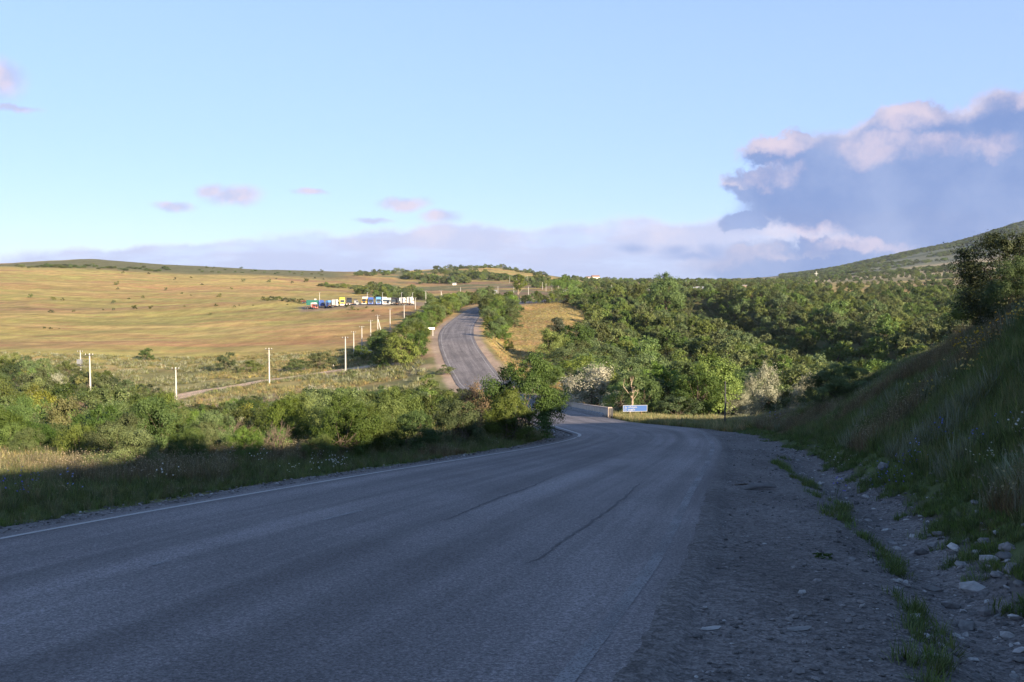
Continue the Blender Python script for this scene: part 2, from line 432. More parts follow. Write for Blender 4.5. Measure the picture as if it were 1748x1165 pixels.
# ================================================================ materials
def mat(name):
    m = bpy.data.materials.new(name); m.use_nodes = True
    nt = m.node_tree; nt.nodes.clear()
    out = nt.nodes.new('ShaderNodeOutputMaterial')
    return m, nt, out
class NB:
    def __init__(s, nt): s.nt = nt
    def n(s, t, **kw):
        x = s.nt.nodes.new(t)
        for k, v in kw.items():
            if k.startswith('i_'): s.set(x, k[2:], v)
            else: setattr(x, k, v)
        return x
    def set(s, x, k, v):
        i = int(k) if k.isdigit() else k.replace('_', ' ')
        if isinstance(v, bpy.types.NodeSocket): s.nt.links.new(v, x.inputs[i])
        else: x.inputs[i].default_value = v
    def link(s, a, b): s.nt.links.new(a, b)
    def noise(s, vec, scale, det=4, rough=.55, out=0):
        x = s.n('ShaderNodeTexNoise', i_Scale=scale, i_Detail=det, i_Roughness=rough)
        if vec is not None: s.link(vec, x.inputs['Vector'])
        return x.outputs[out]
    def ramp(s, x, a, b, c=0.0, d=1.0):
        m = s.n('ShaderNodeMapRange', interpolation_type='SMOOTHSTEP'); 
        s.set(m, '0', x); 
        for i, q in zip((1, 2, 3, 4), (a, b, c, d)): s.set(m, str(i), q)
        return m.outputs[0]
    def mix(s, f, a, b, mode='MIX'):
        m = s.n('ShaderNodeMix', data_type='RGBA', blend_type=mode)
        s.set(m, '0', f); s.set(m, '6', a); s.set(m, '7', b); return m.outputs[2]
    def math(s, op, a, b=0.0):
        m = s.n('ShaderNodeMath', operation=op); s.set(m, '0', a); s.set(m, '1', b); return m.outputs[0]
    def scale3(s, vec, v):
        m = s.n('ShaderNodeMapping'); s.link(vec, m.inputs[0]); m.inputs['Scale'].default_value = v; return m.outputs[0]
def rgba(c): return (c[0], c[1], c[2], 1)

def simple(name, c, rough=.7, var=.15, scale=3.0, bump=.0, metallic=0.0, spec=.4):
    m, nt, out = mat(name); b = NB(nt)
    tc = b.n('ShaderNodeTexCoord').outputs['Object']
    nz = b.noise(tc, scale, 5, .6)
    k = b.ramp(nz, .3, .7, 1 - var, 1 + var)
    hsv = b.n('ShaderNodeHueSaturation', i_Color=rgba(c)); b.link(k, hsv.inputs['Value'])
    p = b.n('ShaderNodeBsdfPrincipled'); b.link(hsv.outputs[0], p.inputs['Base Color'])
    p.inputs['Roughness'].default_value = rough; p.inputs['Metallic'].default_value = metallic
    p.inputs['Specular IOR Level'].default_value = spec
    if bump:
        bn = b.n('ShaderNodeBump', i_Strength=bump, i_Distance=.02); b.link(b.noise(tc, scale * 8, 4), bn.inputs['Height'])
        b.link(bn.outputs[0], p.inputs['Normal'])
    b.link(p.outputs[0], out.inputs[0]); return m

def leaf_mat(name, hue_var=.022, val_var=.35, trans=.22, gain=1.13, rough=.55, spec=.25):
    m, nt, out = mat(name); b = NB(nt)
    at_ = b.n('ShaderNodeAttribute', attribute_name='tint')
    oi = b.n('ShaderNodeObjectInfo')
    hsv = b.n('ShaderNodeHueSaturation'); b.link(at_.outputs['Color'], hsv.inputs['Color'])
    b.link(b.ramp(oi.outputs['Random'], 0, 1, .5 - hue_var, .5 + hue_var), hsv.inputs['Hue'])
    r2 = b.math('FRACT', b.math('MULTIPLY', oi.outputs['Random'], 17.31))
    b.link(b.ramp(r2, 0, 1, (1 - val_var) * gain, (1 + val_var) * gain), hsv.inputs['Value'])
    r3 = b.math('FRACT', b.math('MULTIPLY', oi.outputs['Random'], 41.7))
    b.link(b.ramp(r3, 0, 1, .78, 1.08), hsv.inputs['Saturation'])
    p = b.n('ShaderNodeBsdfPrincipled', i_Roughness=rough); b.link(hsv.outputs[0], p.inputs['Base Color'])
    p.inputs['Specular IOR Level'].default_value = spec
    t = b.n('ShaderNodeBsdfTranslucent'); b.link(b.mix(.5, hsv.outputs[0], b.mix(1.0, hsv.outputs[0], (1.25, 1.2, .5, 1), 'MULTIPLY')), t.inputs[0])
    s = b.n('ShaderNodeMixShader', i_Fac=trans); b.link(p.outputs[0], s.inputs[1]); b.link(t.outputs[0], s.inputs[2])
    b.link(s.outputs[0], out.inputs[0]); return m

M_LEAF = leaf_mat('leaf_green')
M_SILVER = leaf_mat('leaf_silver', .015, .15, .2, 1.0, .6)
M_GRASS = leaf_mat('grass_blades', .02, .35, .3, 1.0, .6)
M_BARK = simple('bark', (.10, .075, .055), .9, .3, 6, .4)
M_PALEBARK = simple('pale_bark', (.34, .27, .20), .9, .25, 6, .3)
M_CONCRETE = simple('pole_concrete', (.46, .45, .42), .85, .12, 1.5, .2)
M_PARAPET = simple('parapet_concrete', (.50, .40, .31), .9, .12, 1.2, .3)
M_KERB = simple('kerb_concrete', (.26, .26, .26), .9, .2, 2, .3)
M_METAL = simple('dark_metal', (.08, .08, .085), .5, .1, 3, 0, .6)
M_WHITE = simple('white_paint', (.78, .77, .74), .5, .06, 2)
M_STEEL = simple('galvanised_steel', (.45, .46, .47), .45, .1, 4, 0, .7)
M_RUST = simple('rusty_steel', (.28, .16, .10), .8, .25, 5)
M_RUBBER = simple('rubber', (.022, .022, .024), .85, .1, 4)
M_GLASS = simple('window_glass', (.03, .04, .05), .08, .02, 2, 0, 0, .6)
M_LINE = None

def ground_mat():
    m, nt, out = mat('ground_cover'); b = NB(nt)
    tc = b.n('ShaderNodeTexCoord').outputs['Object']
    a = b.n('ShaderNodeAttribute', attribute_name='tint').outputs['Color']
    n1 = b.noise(b.scale3(tc, (.7, .9, 1)), 1.0, 6, .65)          # tussocks of a metre or so
    n2 = b.noise(tc, 9.0, 5, .65)
    n3 = b.noise(b.scale3(tc, (.02, .07, .05)), 1.0, 5, .6)
    k = b.math('ADD', b.math('ADD', b.ramp(n1, .25, .75, -.14, .14), b.ramp(n2, .3, .7, -.18, .18)), b.ramp(n3, .3, .7, .86, 1.14))
    n4 = b.noise(b.scale3(tc, (.16, .055, .1)), 1.0, 5, .7)
    k = b.math('MULTIPLY', k, b.ramp(n4, .3, .7, .80, 1.20))
    hs = b.n('ShaderNodeHueSaturation'); b.link(a, hs.inputs['Color']); b.link(k, hs.inputs['Value'])
    b.link(b.ramp(b.noise(b.scale3(tc, (.05, .16, .1)), 1.0, 4), .3, .7, .488, .512), hs.inputs['Hue'])
    p = b.n('ShaderNodeBsdfPrincipled', i_Roughness=.95); b.link(hs.outputs[0], p.inputs['Base Color'])
    p.inputs['Specular IOR Level'].default_value = .1
    bn = b.n('ShaderNodeBump', i_Strength=.4, i_Distance=.12); b.link(b.math('ADD', n1, b.math('MULTIPLY', n2, .25)), bn.inputs['Height'])
    b.link(bn.outputs[0], p.inputs['Normal']); b.link(p.outputs[0], out.inputs[0]); return m
M_GROUND = ground_mat()

def asphalt_mat():
    m, nt, out = mat('asphalt'); b = NB(nt)
    tc = b.n('ShaderNodeTexCoord'); ob = tc.outputs['Object']; uv = tc.outputs['UV']
    sep = b.n('ShaderNodeSeparateXYZ'); b.link(uv, sep.inputs[0])
    agg = b.n('ShaderNodeTexVoronoi', i_Scale=75.0); b.link(ob, agg.inputs['Vector'])
    aggc = b.n('ShaderNodeSeparateColor'); b.link(agg.outputs['Color'], aggc.inputs[0])
    n1 = b.noise(ob, 28.0, 4, .7)
    stre = b.noise(b.scale3(uv, (14.0, .05, 1)), 1.0, 4, .6)         # long streaks along the lanes
    pat = b.noise(b.scale3(ob, (.35, .16, 1)), 1.0, 5, .6)
    # worn wheel paths: lighter, smoother; oily strip between
    wv = b.math('COSINE', b.math('MULTIPLY', sep.outputs[0], 4 * 2 * math.pi))
    k = b.math('ADD', b.ramp(stre, .28, .72, .74, 1.26), b.math('MULTIPLY', wv, -.09))
    k = b.math('MULTIPLY', k, b.ramp(pat, .3, .7, .82, 1.18))
    k = b.math('MULTIPLY', k, b.ramp(n1, .3, .7, .66, 1.36))
    k = b.math('MULTIPLY', k, b.ramp(aggc.outputs[0], 0, 1, .66, 1.38))
    hs = b.n('ShaderNodeHueSaturation', i_Color=(.172, .153, .150, 1)); b.link(k, hs.inputs['Value'])
    p = b.n('ShaderNodeBsdfPrincipled', i_Roughness=.82); b.link(hs.outputs[0], p.inputs['Base Color'])
    p.inputs['Specular IOR Level'].default_value = .35
    bn = b.n('ShaderNodeBump', i_Strength=.55, i_Distance=.006); b.link(b.math('ADD', agg.outputs['Distance'], n1), bn.inputs['Height'])
    b.link(bn.outputs[0], p.inputs['Normal']); b.link(p.outputs[0], out.inputs[0]); return m
M_ASPHALT = asphalt_mat()

def gravel_mat(name, c, stone=.06):
    m, nt, out = mat(name); b = NB(nt)
    tc = b.n('ShaderNodeTexCoord').outputs['Object']
    v = b.n('ShaderNodeTexVoronoi', i_Scale=1 / stone); b.link(tc, v.inputs['Vector'])
    v2 = b.n('ShaderNodeTexVoronoi', i_Scale=3.1 / stone); b.link(tc, v2.inputs['Vector'])
    s1 = b.n('ShaderNodeSeparateColor'); b.link(v.outputs['Color'], s1.inputs[0])
    s2 = b.n('ShaderNodeSeparateColor'); b.link(v2.outputs['Color'], s2.inputs[0])
    pat = b.noise(b.scale3(tc, (.9, .35, 1)), 1.0, 5, .6)
    k = b.math('MULTIPLY', b.ramp(s1.outputs[0], 0, 1, .72, 1.22), b.ramp(s2.outputs[1], 0, 1, .70, 1.28))
    k = b.math('MULTIPLY', k, b.ramp(pat, .3, .7, .78, 1.2))
    hs = b.n('ShaderNodeHueSaturation', i_Color=rgba(c)); b.link(k, hs.inputs['Value'])
    p = b.n('ShaderNodeBsdfPrincipled', i_Roughness=.95); b.link(hs.outputs[0], p.inputs['Base Color'])
    p.inputs['Specular IOR Level'].default_value = .2
    bn = b.n('ShaderNodeBump', i_Strength=.7, i_Distance=.02)
    b.link(b.math('ADD', v.outputs['Distance'], b.math('MULTIPLY', v2.outputs['Distance'], .5)), bn.inputs['Height'])
    b.link(bn.outputs[0], p.inputs['Normal']); b.link(p.outputs[0], out.inputs[0]); return m
M_GRAVEL = gravel_mat('gravel', (.158, .142, .133))
M_TRACK = gravel_mat('track_dirt', (.62, .44, .30), .12)

def paint_mat(name, c, cover):
    m, nt, out = mat(name); b = NB(nt)
    tc = b.n('ShaderNodeTexCoord').outputs['Object']
    nz = b.math('ADD', b.math('MULTIPLY', b.noise(tc, 45, 5, .75), .75), b.math('MULTIPLY', b.noise(tc, .8, 3), .35))
    c_ = .36 + cover * .38; f = b.ramp(nz, c_ - .07, c_ + .07, 1, 0)
    p = b.n('ShaderNodeBsdfPrincipled', i_Roughness=.8, i_Base_Color=rgba(c)) if False else b.n('ShaderNodeBsdfPrincipled', i_Roughness=.8)
    p.inputs['Base Color'].default_value = rgba(c)
    t = b.n('ShaderNodeBsdfTransparent'); s = b.n('ShaderNodeMixShader')
    b.link(f, s.inputs[0]); b.link(t.outputs[0], s.inputs[1]); b.link(p.outputs[0], s.inputs[2])
    b.link(s.outputs[0], out.inputs[0]); return m
M_LINE = paint_mat('road_paint', (.42, .40, .38), .80)
M_LINEWORN = paint_mat('road_paint_worn', (.25, .24, .24), .57)
M_LINEFAR = paint_mat('road_paint_far', (.36, .34, .33), .66)
M_CRACK = simple('crack_tar', (.10, .094, .094), .9, .2, 4)

# ================================================================ ground mesh
def ground():
    front = np.radians(np.linspace(-38, 38, 640))
    side = np.radians(np.linspace(38, 322, 96)[1:-1])
    th = np.concatenate([front, side]); nth = len(th)
    r = np.concatenate([np.exp(np.linspace(math.log(2.2), math.log(120), 300)), np.exp(np.linspace(math.log(121.5), math.log(6000), 320))])
    nr = len(r)
    R, T = np.meshgrid(r, th, indexing='ij')
    x, y = R * np.sin(T), R * np.cos(T)
    z, e, sd = height(x, y, True)
    x, y, z = x.ravel(), y.ravel(), z.ravel(); far = np.hypot(x, y)
    u = uof(x, y); yy = y
    # ---------- land cover colours
    c = np.zeros((len(x), 3))
    def put(w, col):
        w = np.clip(w, 0, 1)[:, None]; c[:] = c * (1 - w) + np.array(col) * w
    gold, orange, ygreen = (.46, .34, .125), (.41, .25, .11), (.35, .305, .095)
    c[:] = gold
    lat = x / 1.0
    put(sstep(.50, .68, fbm(x / 210 + 5, y / 60, 31)) * .95, orange)
    put(sstep(.46, .62, fbm(x / 170 + 9, y / 45, 33)) * .85, ygreen)
    put(sstep(.54, .70, fbm(x / 90 + 2, y / 22, 37)) * .45, (.24, .22, .07))
    put(sstep(.52, .68, fbm(x / 240 + 4, y / 80, 39)) * .85, (.30, .18, .095))
    put(sstep(.50, .64, fbm(x / 46 + 11, y / 13, 35)) * .55, (.33, .27, .085))
    put(sstep(.54, .66, fbm(x / 33 + 1, y / 10, 36)) * .45, (.40, .215, .10))
    put(sstep(.60, .70, fbm(x / 14 + 1, y / 6, 38)) * .40 * (1 - sstep(500, 900, yy)), (.22, .19, .07))
    # left far hilltop: cloud shadow put into the ground colour as green-grey
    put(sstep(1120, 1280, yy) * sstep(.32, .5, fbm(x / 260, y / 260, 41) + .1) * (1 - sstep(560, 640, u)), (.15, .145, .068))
    # ploughed and fallow strips beyond the lorry yard
    st = fbm(x / 90, y / 40, 43)
    put(sstep(540, 620, yy) * (1 - sstep(1150, 1300, yy)) * sstep(560, 660, u) * (1 - sstep(960, 1040, u)) * sstep(.42, .56, st), (.20, .14, .09))
    put(sstep(620, 660, u) * (1 - sstep(1000, 1060, u)) * sstep(480, 560, yy) * sstep(.46, .6, fbm(x / 70 + 3, y / 50, 44)), (.15, .15, .07))
    # yard
    put((1 - sstep(18, 30, np.abs(yy - 475))) * sstep(505, 520, u) * (1 - sstep(712, 750, u)), (.27, .21, .15))
    # far plain right
    put(sstep(960, 1040, u) * sstep(420, 600, yy) * sstep(.35, .5, fbm(x / 200, y / 70, 45)), (.24, .19, .10))
    # wood floor on the right
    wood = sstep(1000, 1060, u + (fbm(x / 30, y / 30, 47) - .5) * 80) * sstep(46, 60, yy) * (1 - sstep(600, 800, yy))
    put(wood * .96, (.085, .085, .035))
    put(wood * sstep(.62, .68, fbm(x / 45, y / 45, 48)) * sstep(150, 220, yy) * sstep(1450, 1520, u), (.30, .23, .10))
    # mountain
    mt = sstep(1250, 1400, u) * sstep(1100, 1700, yy)
    put(mt, (.20, .20, .125))
    band = fbm(x / 500, y / 420, 51)
    put(mt * sstep(.40, .55, band) * (1 - sstep(2500, 3100, yy)), (.40, .32, .19))
    put(mt * sstep(2900, 3300, yy), (.17, .185, .12))
    put(mt * sstep(.55, .66, fbm(x / 160, y / 120, 53)) * .7, (.085, .105, .05))
    # thicket ground on the left, towards the stream
    tl = (1 - sstep(185, 265, yy + (fbm(x / 25, y / 25, 55) - .5) * 60)) * sstep(20, 40, yy) * (1 - sstep(.5, 4, e * (sd > 0)))
    put(tl * .9, (.30, .25, .10))
    put(tl * sstep(.42, .6, fbm(x / 14, y / 14, 57)), (.17, .17, .07))
    put(tl * sstep(.58, .66, fbm(x / 17 + 3, y / 11, 58)) * .8, (.36, .25, .16))
    # near verge left
    vg = (sd < 0) * (1 - sstep(24, 44, yy)) * (e > 0)
    put(vg, (.19, .18, .065)); put(vg * sstep(.45, .6, fbm(x / 3, y / 3, 59)), (.15, .175, .055))
    put(vg * sstep(.6, .7, fbm(x / 2.2 + 4, y / 2.2, 60)) * .7, (.15, .11, .06))
    gold_corner = (sd < 0) * sstep(15, 18.5, yy) * (1 - sstep(140, 330, u)) * (1 - sstep(26, 36, yy))
    put(gold_corner * .8, (.33, .25, .09))
    # bank
    tx = np.interp(y, *TOE)
    put(((sd > 0) & (y < 74) & (x > tx - .8)).astype(float), (.105, .085, .062))
    bk = sstep(-.35, .35, x - tx + (fbm(x * 1.2, y * 1.2, 61) - .5) * .8) * (y < 74) * (sd > 0)
    put(bk, (.095, .118, .040)); put(bk * sstep(.5, .66, fbm(x / 2.4, y / 2.4, 62)), (.09, .058, .03))
    put(bk * sstep(.56, .7, fbm(x / 1.6 + 7, y / 1.6, 63)), (.06, .08, .03))
    # gravel beside the road
    gr = (sd > 0) * (x < tx) * (y < 52) * (e < 12)
    put(gr.astype(float), (.14, .125, .115))
    edge = (1 - sstep(.5, 1.0, e + (fbm(x * 1.5, y * 1.5, 64) - .5) * .6)) * (e > -1)
    put(edge * (sd < 0) * (y < 60), (.115, .108, .105))
    put((1 - sstep(1.1, 2.2, e + (fbm(x / 3, y / 3, 66) - .5))) * (e > -3) * (yy > 60) * (yy < 300), (.36, .27, .20))
    put((1 - sstep(.8, 2.4, e)) * (e > -3) * (yy > 300), (.34, .25, .15))
    # quads; the ring closes on itself
    i = np.arange(nr - 1)[:, None] * nth; j = np.arange(nth)[None, :]; j2 = (j + 1) % nth
    f = np.stack([i + j, i + j2, i + nth + j2, i + nth + j], -1).reshape(-1, 4)[:, ::-1]
    v = np.stack([x, y, z], 1)
    # cap under the camera
    v = np.vstack([v, [0, 0, float(np.mean(z[:nth]))]]); c2 = np.vstack([c, c[0]])
    cap = np.stack([np.full(nth, len(v) - 1), (np.arange(nth) + 1) % nth, np.arange(nth)], 1)[:, ::-1]
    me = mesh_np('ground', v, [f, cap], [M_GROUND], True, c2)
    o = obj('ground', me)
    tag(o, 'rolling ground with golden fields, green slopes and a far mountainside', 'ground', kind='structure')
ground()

# ---- road sheet with lines and cracks
def strip(name, a, b, zf, m, nx=1, uvscale=None, parent=None):
    """sheet between polylines a and b; zf(x, y) height"""
    k = len(a); t = np.linspace(0, 1, nx + 1)
    P = a[:, None] * (1 - t)[None, :, None] + b[:, None] * t[None, :, None]
    z = zf(P[..., 0], P[..., 1])
    v = np.concatenate([P, z[..., None]], -1).reshape(-1, 3)
    i = np.arange(k - 1)[:, None] * (nx + 1); j = np.arange(nx)[None, :]
    f = np.stack([i + j, i + j + 1, i + nx + 2 + j, i + nx + 1 + j], -1).reshape(-1, 4)
    mid = (a + b) / 2; s = np.concatenate([[0], np.cumsum(np.linalg.norm(np.diff(mid, axis=0), axis=1))])
    uv = np.stack([np.broadcast_to(t[None], (k, nx + 1)), np.broadcast_to(s[:, None], (k, nx + 1))], -1).reshape(-1, 2)
    n = np.cross(v[f[0, 1]] - v[f[0, 0]], v[f[0, 3]] - v[f[0, 0]])
    if n[2] < 0: f = f[:, ::-1]
    return obj(name, mesh_np(name, v, f, [m], True, None, None, uv), parent)
def rz_(dz):
    return lambda x, y: road_z(y) + dz
road = strip('road', LEFT, RIGHT, rz_(0.0), M_ASPHALT, 10)
tag(road, 'two-lane asphalt road dropping to a bend and climbing away', 'road', kind='structure')
def lane(t0, w, i0, i1, name, m, dz=.005):
    d = RIGHT - LEFT; W = np.linalg.norm(d, axis=1)[:, None]
    a = LEFT + d * ((t0 - w / 2) / W if t0 >= 0 else (1 + (t0 - w / 2) / W))
    b = LEFT + d * ((t0 + w / 2) / W if t0 >= 0 else (1 + (t0 + w / 2) / W))
    return strip(name, a[i0:i1], b[i0:i1], rz_(dz), m, 1, parent=road)
lane(.32, .10, 20, 12 * 10 + 6, 'edge_line', M_LINE)
lane(.32, .14, 12 * 10 + 7, 12 * 14, 'edge_line', M_LINE)
lane(-.42, .14, 24, 12 * 12, 'edge_line', M_LINEWORN)
lane(.7, .14, 12 * 15, 12 * 25, 'edge_line', M_LINEFAR)
lane(-.7, .14, 12 * 15, 12 * 25, 'edge_line', M_LINEFAR)
for i0, i1 in ((58, 60), (71, 75)):
    lane(3.45, .09, i0, i1, 'centre_line', M_LINEWORN)
def crack(pix, w):
    P = []
    for u, v in pix:
        r = ray(u, v); Y = 1.9 / (-r[2] / r[1] - .11); P.append((Y * r[0] / r[1], Y))
    P = catmull(np.array(P), 14); n = len(P)
    T = np.gradient(P, axis=0); T /= np.linalg.norm(T, axis=1)[:, None]; Nn = np.stack([-T[:, 1], T[:, 0]], 1)
    wob = (fbm(np.arange(n) * .55, np.zeros(n), 71) - .5)[:, None] * .10
    ww = (w * (.35 + fbm(np.arange(n) * .8, np.ones(n), 72)) * np.sin(np.linspace(.12, math.pi - .12, n)) ** .5)[:, None]
    strip('crack', P + Nn * (wob - ww / 2), P + Nn * (wob + ww / 2), rz_(.0045), M_CRACK, 1, parent=road)
crack([(752, 890), (800, 872), (850, 850), (905, 832), (942, 815)], .05)
crack([(905, 962), (960, 925), (1010, 890), (1060, 855), (1092, 826)], .055)
crack([(1175, 749), (1205, 745), (1238, 743)], .05)
crack([(640, 842), (780, 812), (900, 782), (985, 762)], .018)

# gravel sheets: right-hand lay-by
def lay_by():
    ys = np.concatenate([np.linspace(-12, 4, 20), np.linspace(4.2, 54, 520)])
    seg = slice(20, 12 * 13 + 6)
    rx = np.interp(ys, RIGHT[:12 * 14, 1], RIGHT[:12 * 14, 0])
    tx = np.interp(ys, *TOE) - .2 + (fbm(ys * .6, ys * 0, 75) - .5) * .5
    tx = np.where(ys > 38, np.minimum(tx, rx + np.interp(ys, [38, 54], [1.9, .5])), tx)
    nx = 26; t = np.concatenate([[0], np.linspace(.07, 1, nx)])
    rag = .03 + .16 * fbm(ys * 2.2, ys * 0, 78, 5) 
    X = (rx - rag)[:, None] * (1 - t) + tx[:, None] * t; Y = np.broadcast_to(ys[:, None], X.shape)
    Z = height(X, Y) + .012
    Z[:, 0] = road_z(ys) + .003; Z[:, 1] = np.maximum(Z[:, 1], road_z(ys) + .006)
    v = np.stack([X, Y, Z], -1).reshape(-1, 3); k = len(ys)
    i = np.arange(k - 1)[:, None] * (nx + 1); j = np.arange(nx)[None, :]
    f = np.stack([i + j, i + j + 1, i + nx + 2 + j, i + nx + 1 + j], -1).reshape(-1, 4)
    o = obj('gravel_shoulder', mesh_np('gravel_shoulder', v, f, [M_GRAVEL], True))
    tag(o, 'wide grey gravel shoulder between the road and the stony ditch', 'shoulder', kind='structure')
lay_by()
def left_gravel():
    i = slice(14, 12 * 12 + 4); d = RIGHT[i] - LEFT[i]; d /= np.linalg.norm(d, axis=1)[:, None]
    n = len(d); w = .75 + (fbm(np.arange(n) * .35, np.zeros(n), 76) - .5) * .5
    a, b = LEFT[i] - d * w[:, None], LEFT[i] + d * .05
    def zf(x, y): return height(x, y) + .012
    o = strip('gravel_edge', a, b, zf, M_GRAVEL, 6)
    tag(o, 'narrow strip of loose gravel along the far edge of the road', 'gravel strip', kind='structure')
left_gravel()

def track(name, pix, w, label):
    P = np.array([hit(u, v)[:2] for u, v in pix]); P = catmull(P, 10)
    T = np.gradient(P, axis=0); T /= np.linalg.norm(T, axis=1)[:, None]; Nn = np.stack([-T[:, 1], T[:, 0]], 1)
    n = len(P); wob = (fbm(np.arange(n) * .4, np.zeros(n), 77) - .5)[:, None] * .7
    def zf(x, y): return height(x, y) + .03
    o = strip(name, P - Nn * (w / 2 + wob * .6), P + Nn * (w / 2 + wob), zf, M_TRACK, 5)
    return tag(o, label, 'track', kind='structure')
track('dirt_track', [(150, 702), (240, 688), (310, 677), (345, 668), (400, 660), (460, 649), (530, 640), (590, 631), (640, 625), (700, 622)], 4.4, 'pale dirt track running past the utility poles below the field')

# ================================================================ foliage meshes
def crown_mesh(name, seed, H, R, base=.25, lobes=12, clumps=9, leaves=60, leaf=.2, c0=(.06, .09, .022), c1=(.10, .13, .03),
               prof='round', up=.3, flat=.8, spread=.55, sprig=0.0, m=None, lobe_r=.42):
    r = np.random.default_rng(seed)
    hf = (np.arange(lobes) + .5) / lobes; r.shuffle(hf)
    ang = np.arange(lobes) * 2.39996 + r.uniform(0, .9, lobes)
    if prof == 'round': pr = np.sqrt(np.clip(1 - (2 * hf - .85) ** 2 * .85, .05, 1))
    elif prof == 'bush': pr = np.sqrt(np.clip(1 - hf ** 2.2, .05, 1))
    elif prof == 'cone': pr = np.clip(1.02 - hf, .04, 1)
    else: pr = np.clip(np.sin((hf * .85 + .12) * math.pi), .15, 1) * .8
    rad = pr * R * r.uniform(.45, .72, lobes)
    lc = np.stack([np.cos(ang) * rad, np.sin(ang) * rad, H * (base + (1 - base) * (.10 + .80 * hf))], 1)
    lr = R * lobe_r * r.uniform(.75, 1.25, lobes) * (.55 + .45 * pr)
    # clumps over each lobe
    d = r.normal(size=(lobes, clumps, 3)); d[..., 2] = d[..., 2] * .8 + .25
    out = np.stack([np.cos(ang), np.sin(ang), np.zeros(lobes)], 1)[:, None]
    d = d + out * .55; d /= np.linalg.norm(d, axis=2)[..., None]
    cc = lc[:, None] + d * lr[:, None, None] * r.uniform(.55, 1.15, (lobes, clumps, 1)) * np.array([1, 1, flat])
    cr = lr[:, None] * r.uniform(.30, .60, (lobes, clumps))
    # leaves
    g = r.normal(size=(lobes, clumps, leaves, 3)) * spread * cr[..., None, None]
    if sprig: g = g + d[:, :, None] * r.exponential(sprig, (lobes, clumps, leaves, 1)) * cr[..., None, None]
    p = (cc[:, :, None] + g * np.array([1, 1, .8])).reshape(-1, 3)
    n = (g / (cr[..., None, None] + 1e-6) * .5 + d[:, :, None] * .7 + r.normal(size=g.shape) * .55 + np.array([0, 0, up])).reshape(-1, 3)
    n /= np.linalg.norm(n, axis=1)[:, None]
    t = r.normal(size=n.shape); t -= (t * n).sum(1)[:, None] * n; t /= np.linalg.norm(t, axis=1)[:, None]
    bt = np.cross(n, t)
    s = leaf * r.uniform(.6, 1.3, (len(p), 1))
    p[:, 2] = np.maximum(p[:, 2], .04 * H)
    v = np.stack([p - t * s * .5, p + bt * s * .30 + n * s * .08, p + t * s * .5, p - bt * s * .30 + n * s * .08], 1).reshape(-1, 3)
    f = np.arange(len(p) * 4).reshape(-1, 4)
    k = np.clip(r.uniform(0, 1, (lobes, clumps, 1)) * .7 + r.uniform(0, 1, (lobes, clumps, leaves)) * .5 - .1, 0, 1).reshape(-1, 1)
    col = np.array(c0) * (1 - k) + np.array(c1) * k
    return mesh_np(name, v, f, [m or M_LEAF], False, np.repeat(col, 4, 0)), lc

def trunk_mesh(name, seed, H, base, lc, tr, m=None, stems=1):
    r = np.random.default_rng(seed + 900); mb = MB(); m = m or M_BARK
    for s in range(stems):
        ox, oy = (0, 0) if stems == 1 else (r.normal() * .10 * H, r.normal() * .10 * H)
        top = np.array([ox * 2 + r.normal() * .03 * H, oy * 2 + r.normal() * .03 * H, H * (base + .35 * (1 - base))])
        q = np.linspace(0, 1, 5)[:, None]; w = r.normal(size=(5, 3)) * .015 * H; w[0] = 0; w[:, 2] = 0
        pts = np.array([ox * .3, oy * .3, -.25]) * (1 - q) + top * q + w
        mb.tube(pts, tr * np.array([1.25, 1, .9, .75, .55]) / (1 if stems == 1 else 1.6), 6)
        for c in lc[s::stems]:
            h0 = r.uniform(.45, 1); a = pts[0] * (1 - h0) + top * h0
            mid = (a + c) / 2 + r.normal(size=3) * .03 * H + np.array([0, 0, -.02 * H])
            mb.tube([a, mid, c], tr * np.array([.42, .28, .10]), 4, cap=False)
    return mb.mesh(name, [m])

KINDS = {}
def kind(key, n, seed, H, R, tr, stems=1, bark=None, joined=False, **kw):
    L = []
    for i in range(n):
        r = np.random.default_rng(seed + i)
        h, rr = H * r.uniform(.92, 1.08), R * r.uniform(.9, 1.1)
        cm, lc = crown_mesh(key + '_crown', seed + i, h, rr, **kw)
        tm = trunk_mesh(key + '_trunk', seed + i, h, kw.get('base', .25), lc, tr, bark, stems)
        L.append((cm, tm, h, rr))
    KINDS[key] = L
G0, G1 = (.060, .096, .022), (.138, .185, .044)
kind('wood', 7, 100, 8.0, 3.5, .16, lobes=17, clumps=10, leaves=64, leaf=.24, base=.12, spread=.46, c0=G0, c1=G1)
kind('shrub', 7, 200, 3.0, 1.75, .05, stems=3, lobes=11, clumps=9, leaves=72, leaf=.125, base=.05, prof='bush', c0=(.057, .090, .023), c1=(.13, .167, .046), sprig=.15, spread=.40)
kind('shrubd', 5, 250, 3.2, 1.75, .06, stems=2, lobes=11, clumps=9, leaves=76, leaf=.13, base=.12, c0=(.034, .056, .016), c1=(.080, .105, .030), spread=.38, lobe_r=.46)
kind('shruby', 4, 270, 2.8, 1.7, .05, stems=3, lobes=10, clumps=9, leaves=72, leaf=.12, base=.06, prof='bush', c0=(.085, .10, .024), c1=(.17, .185, .045), spread=.42)
kind('near', 4, 300, 2.5, 1.45, .045, stems=3, lobes=13, clumps=14, leaves=130, leaf=.062, base=.04, prof='bush', c0=(.055, .092, .020), c1=(.125, .175, .040), sprig=.2, spread=.42)
kind('silver', 3, 400, 3.0, 1.6, .05, stems=3, bark=M_BARK, lobes=12, clumps=10, leaves=80, leaf=.10, base=.06, prof='bush', c0=(.24, .25, .17), c1=(.46, .44, .33), sprig=.6, m=M_SILVER)
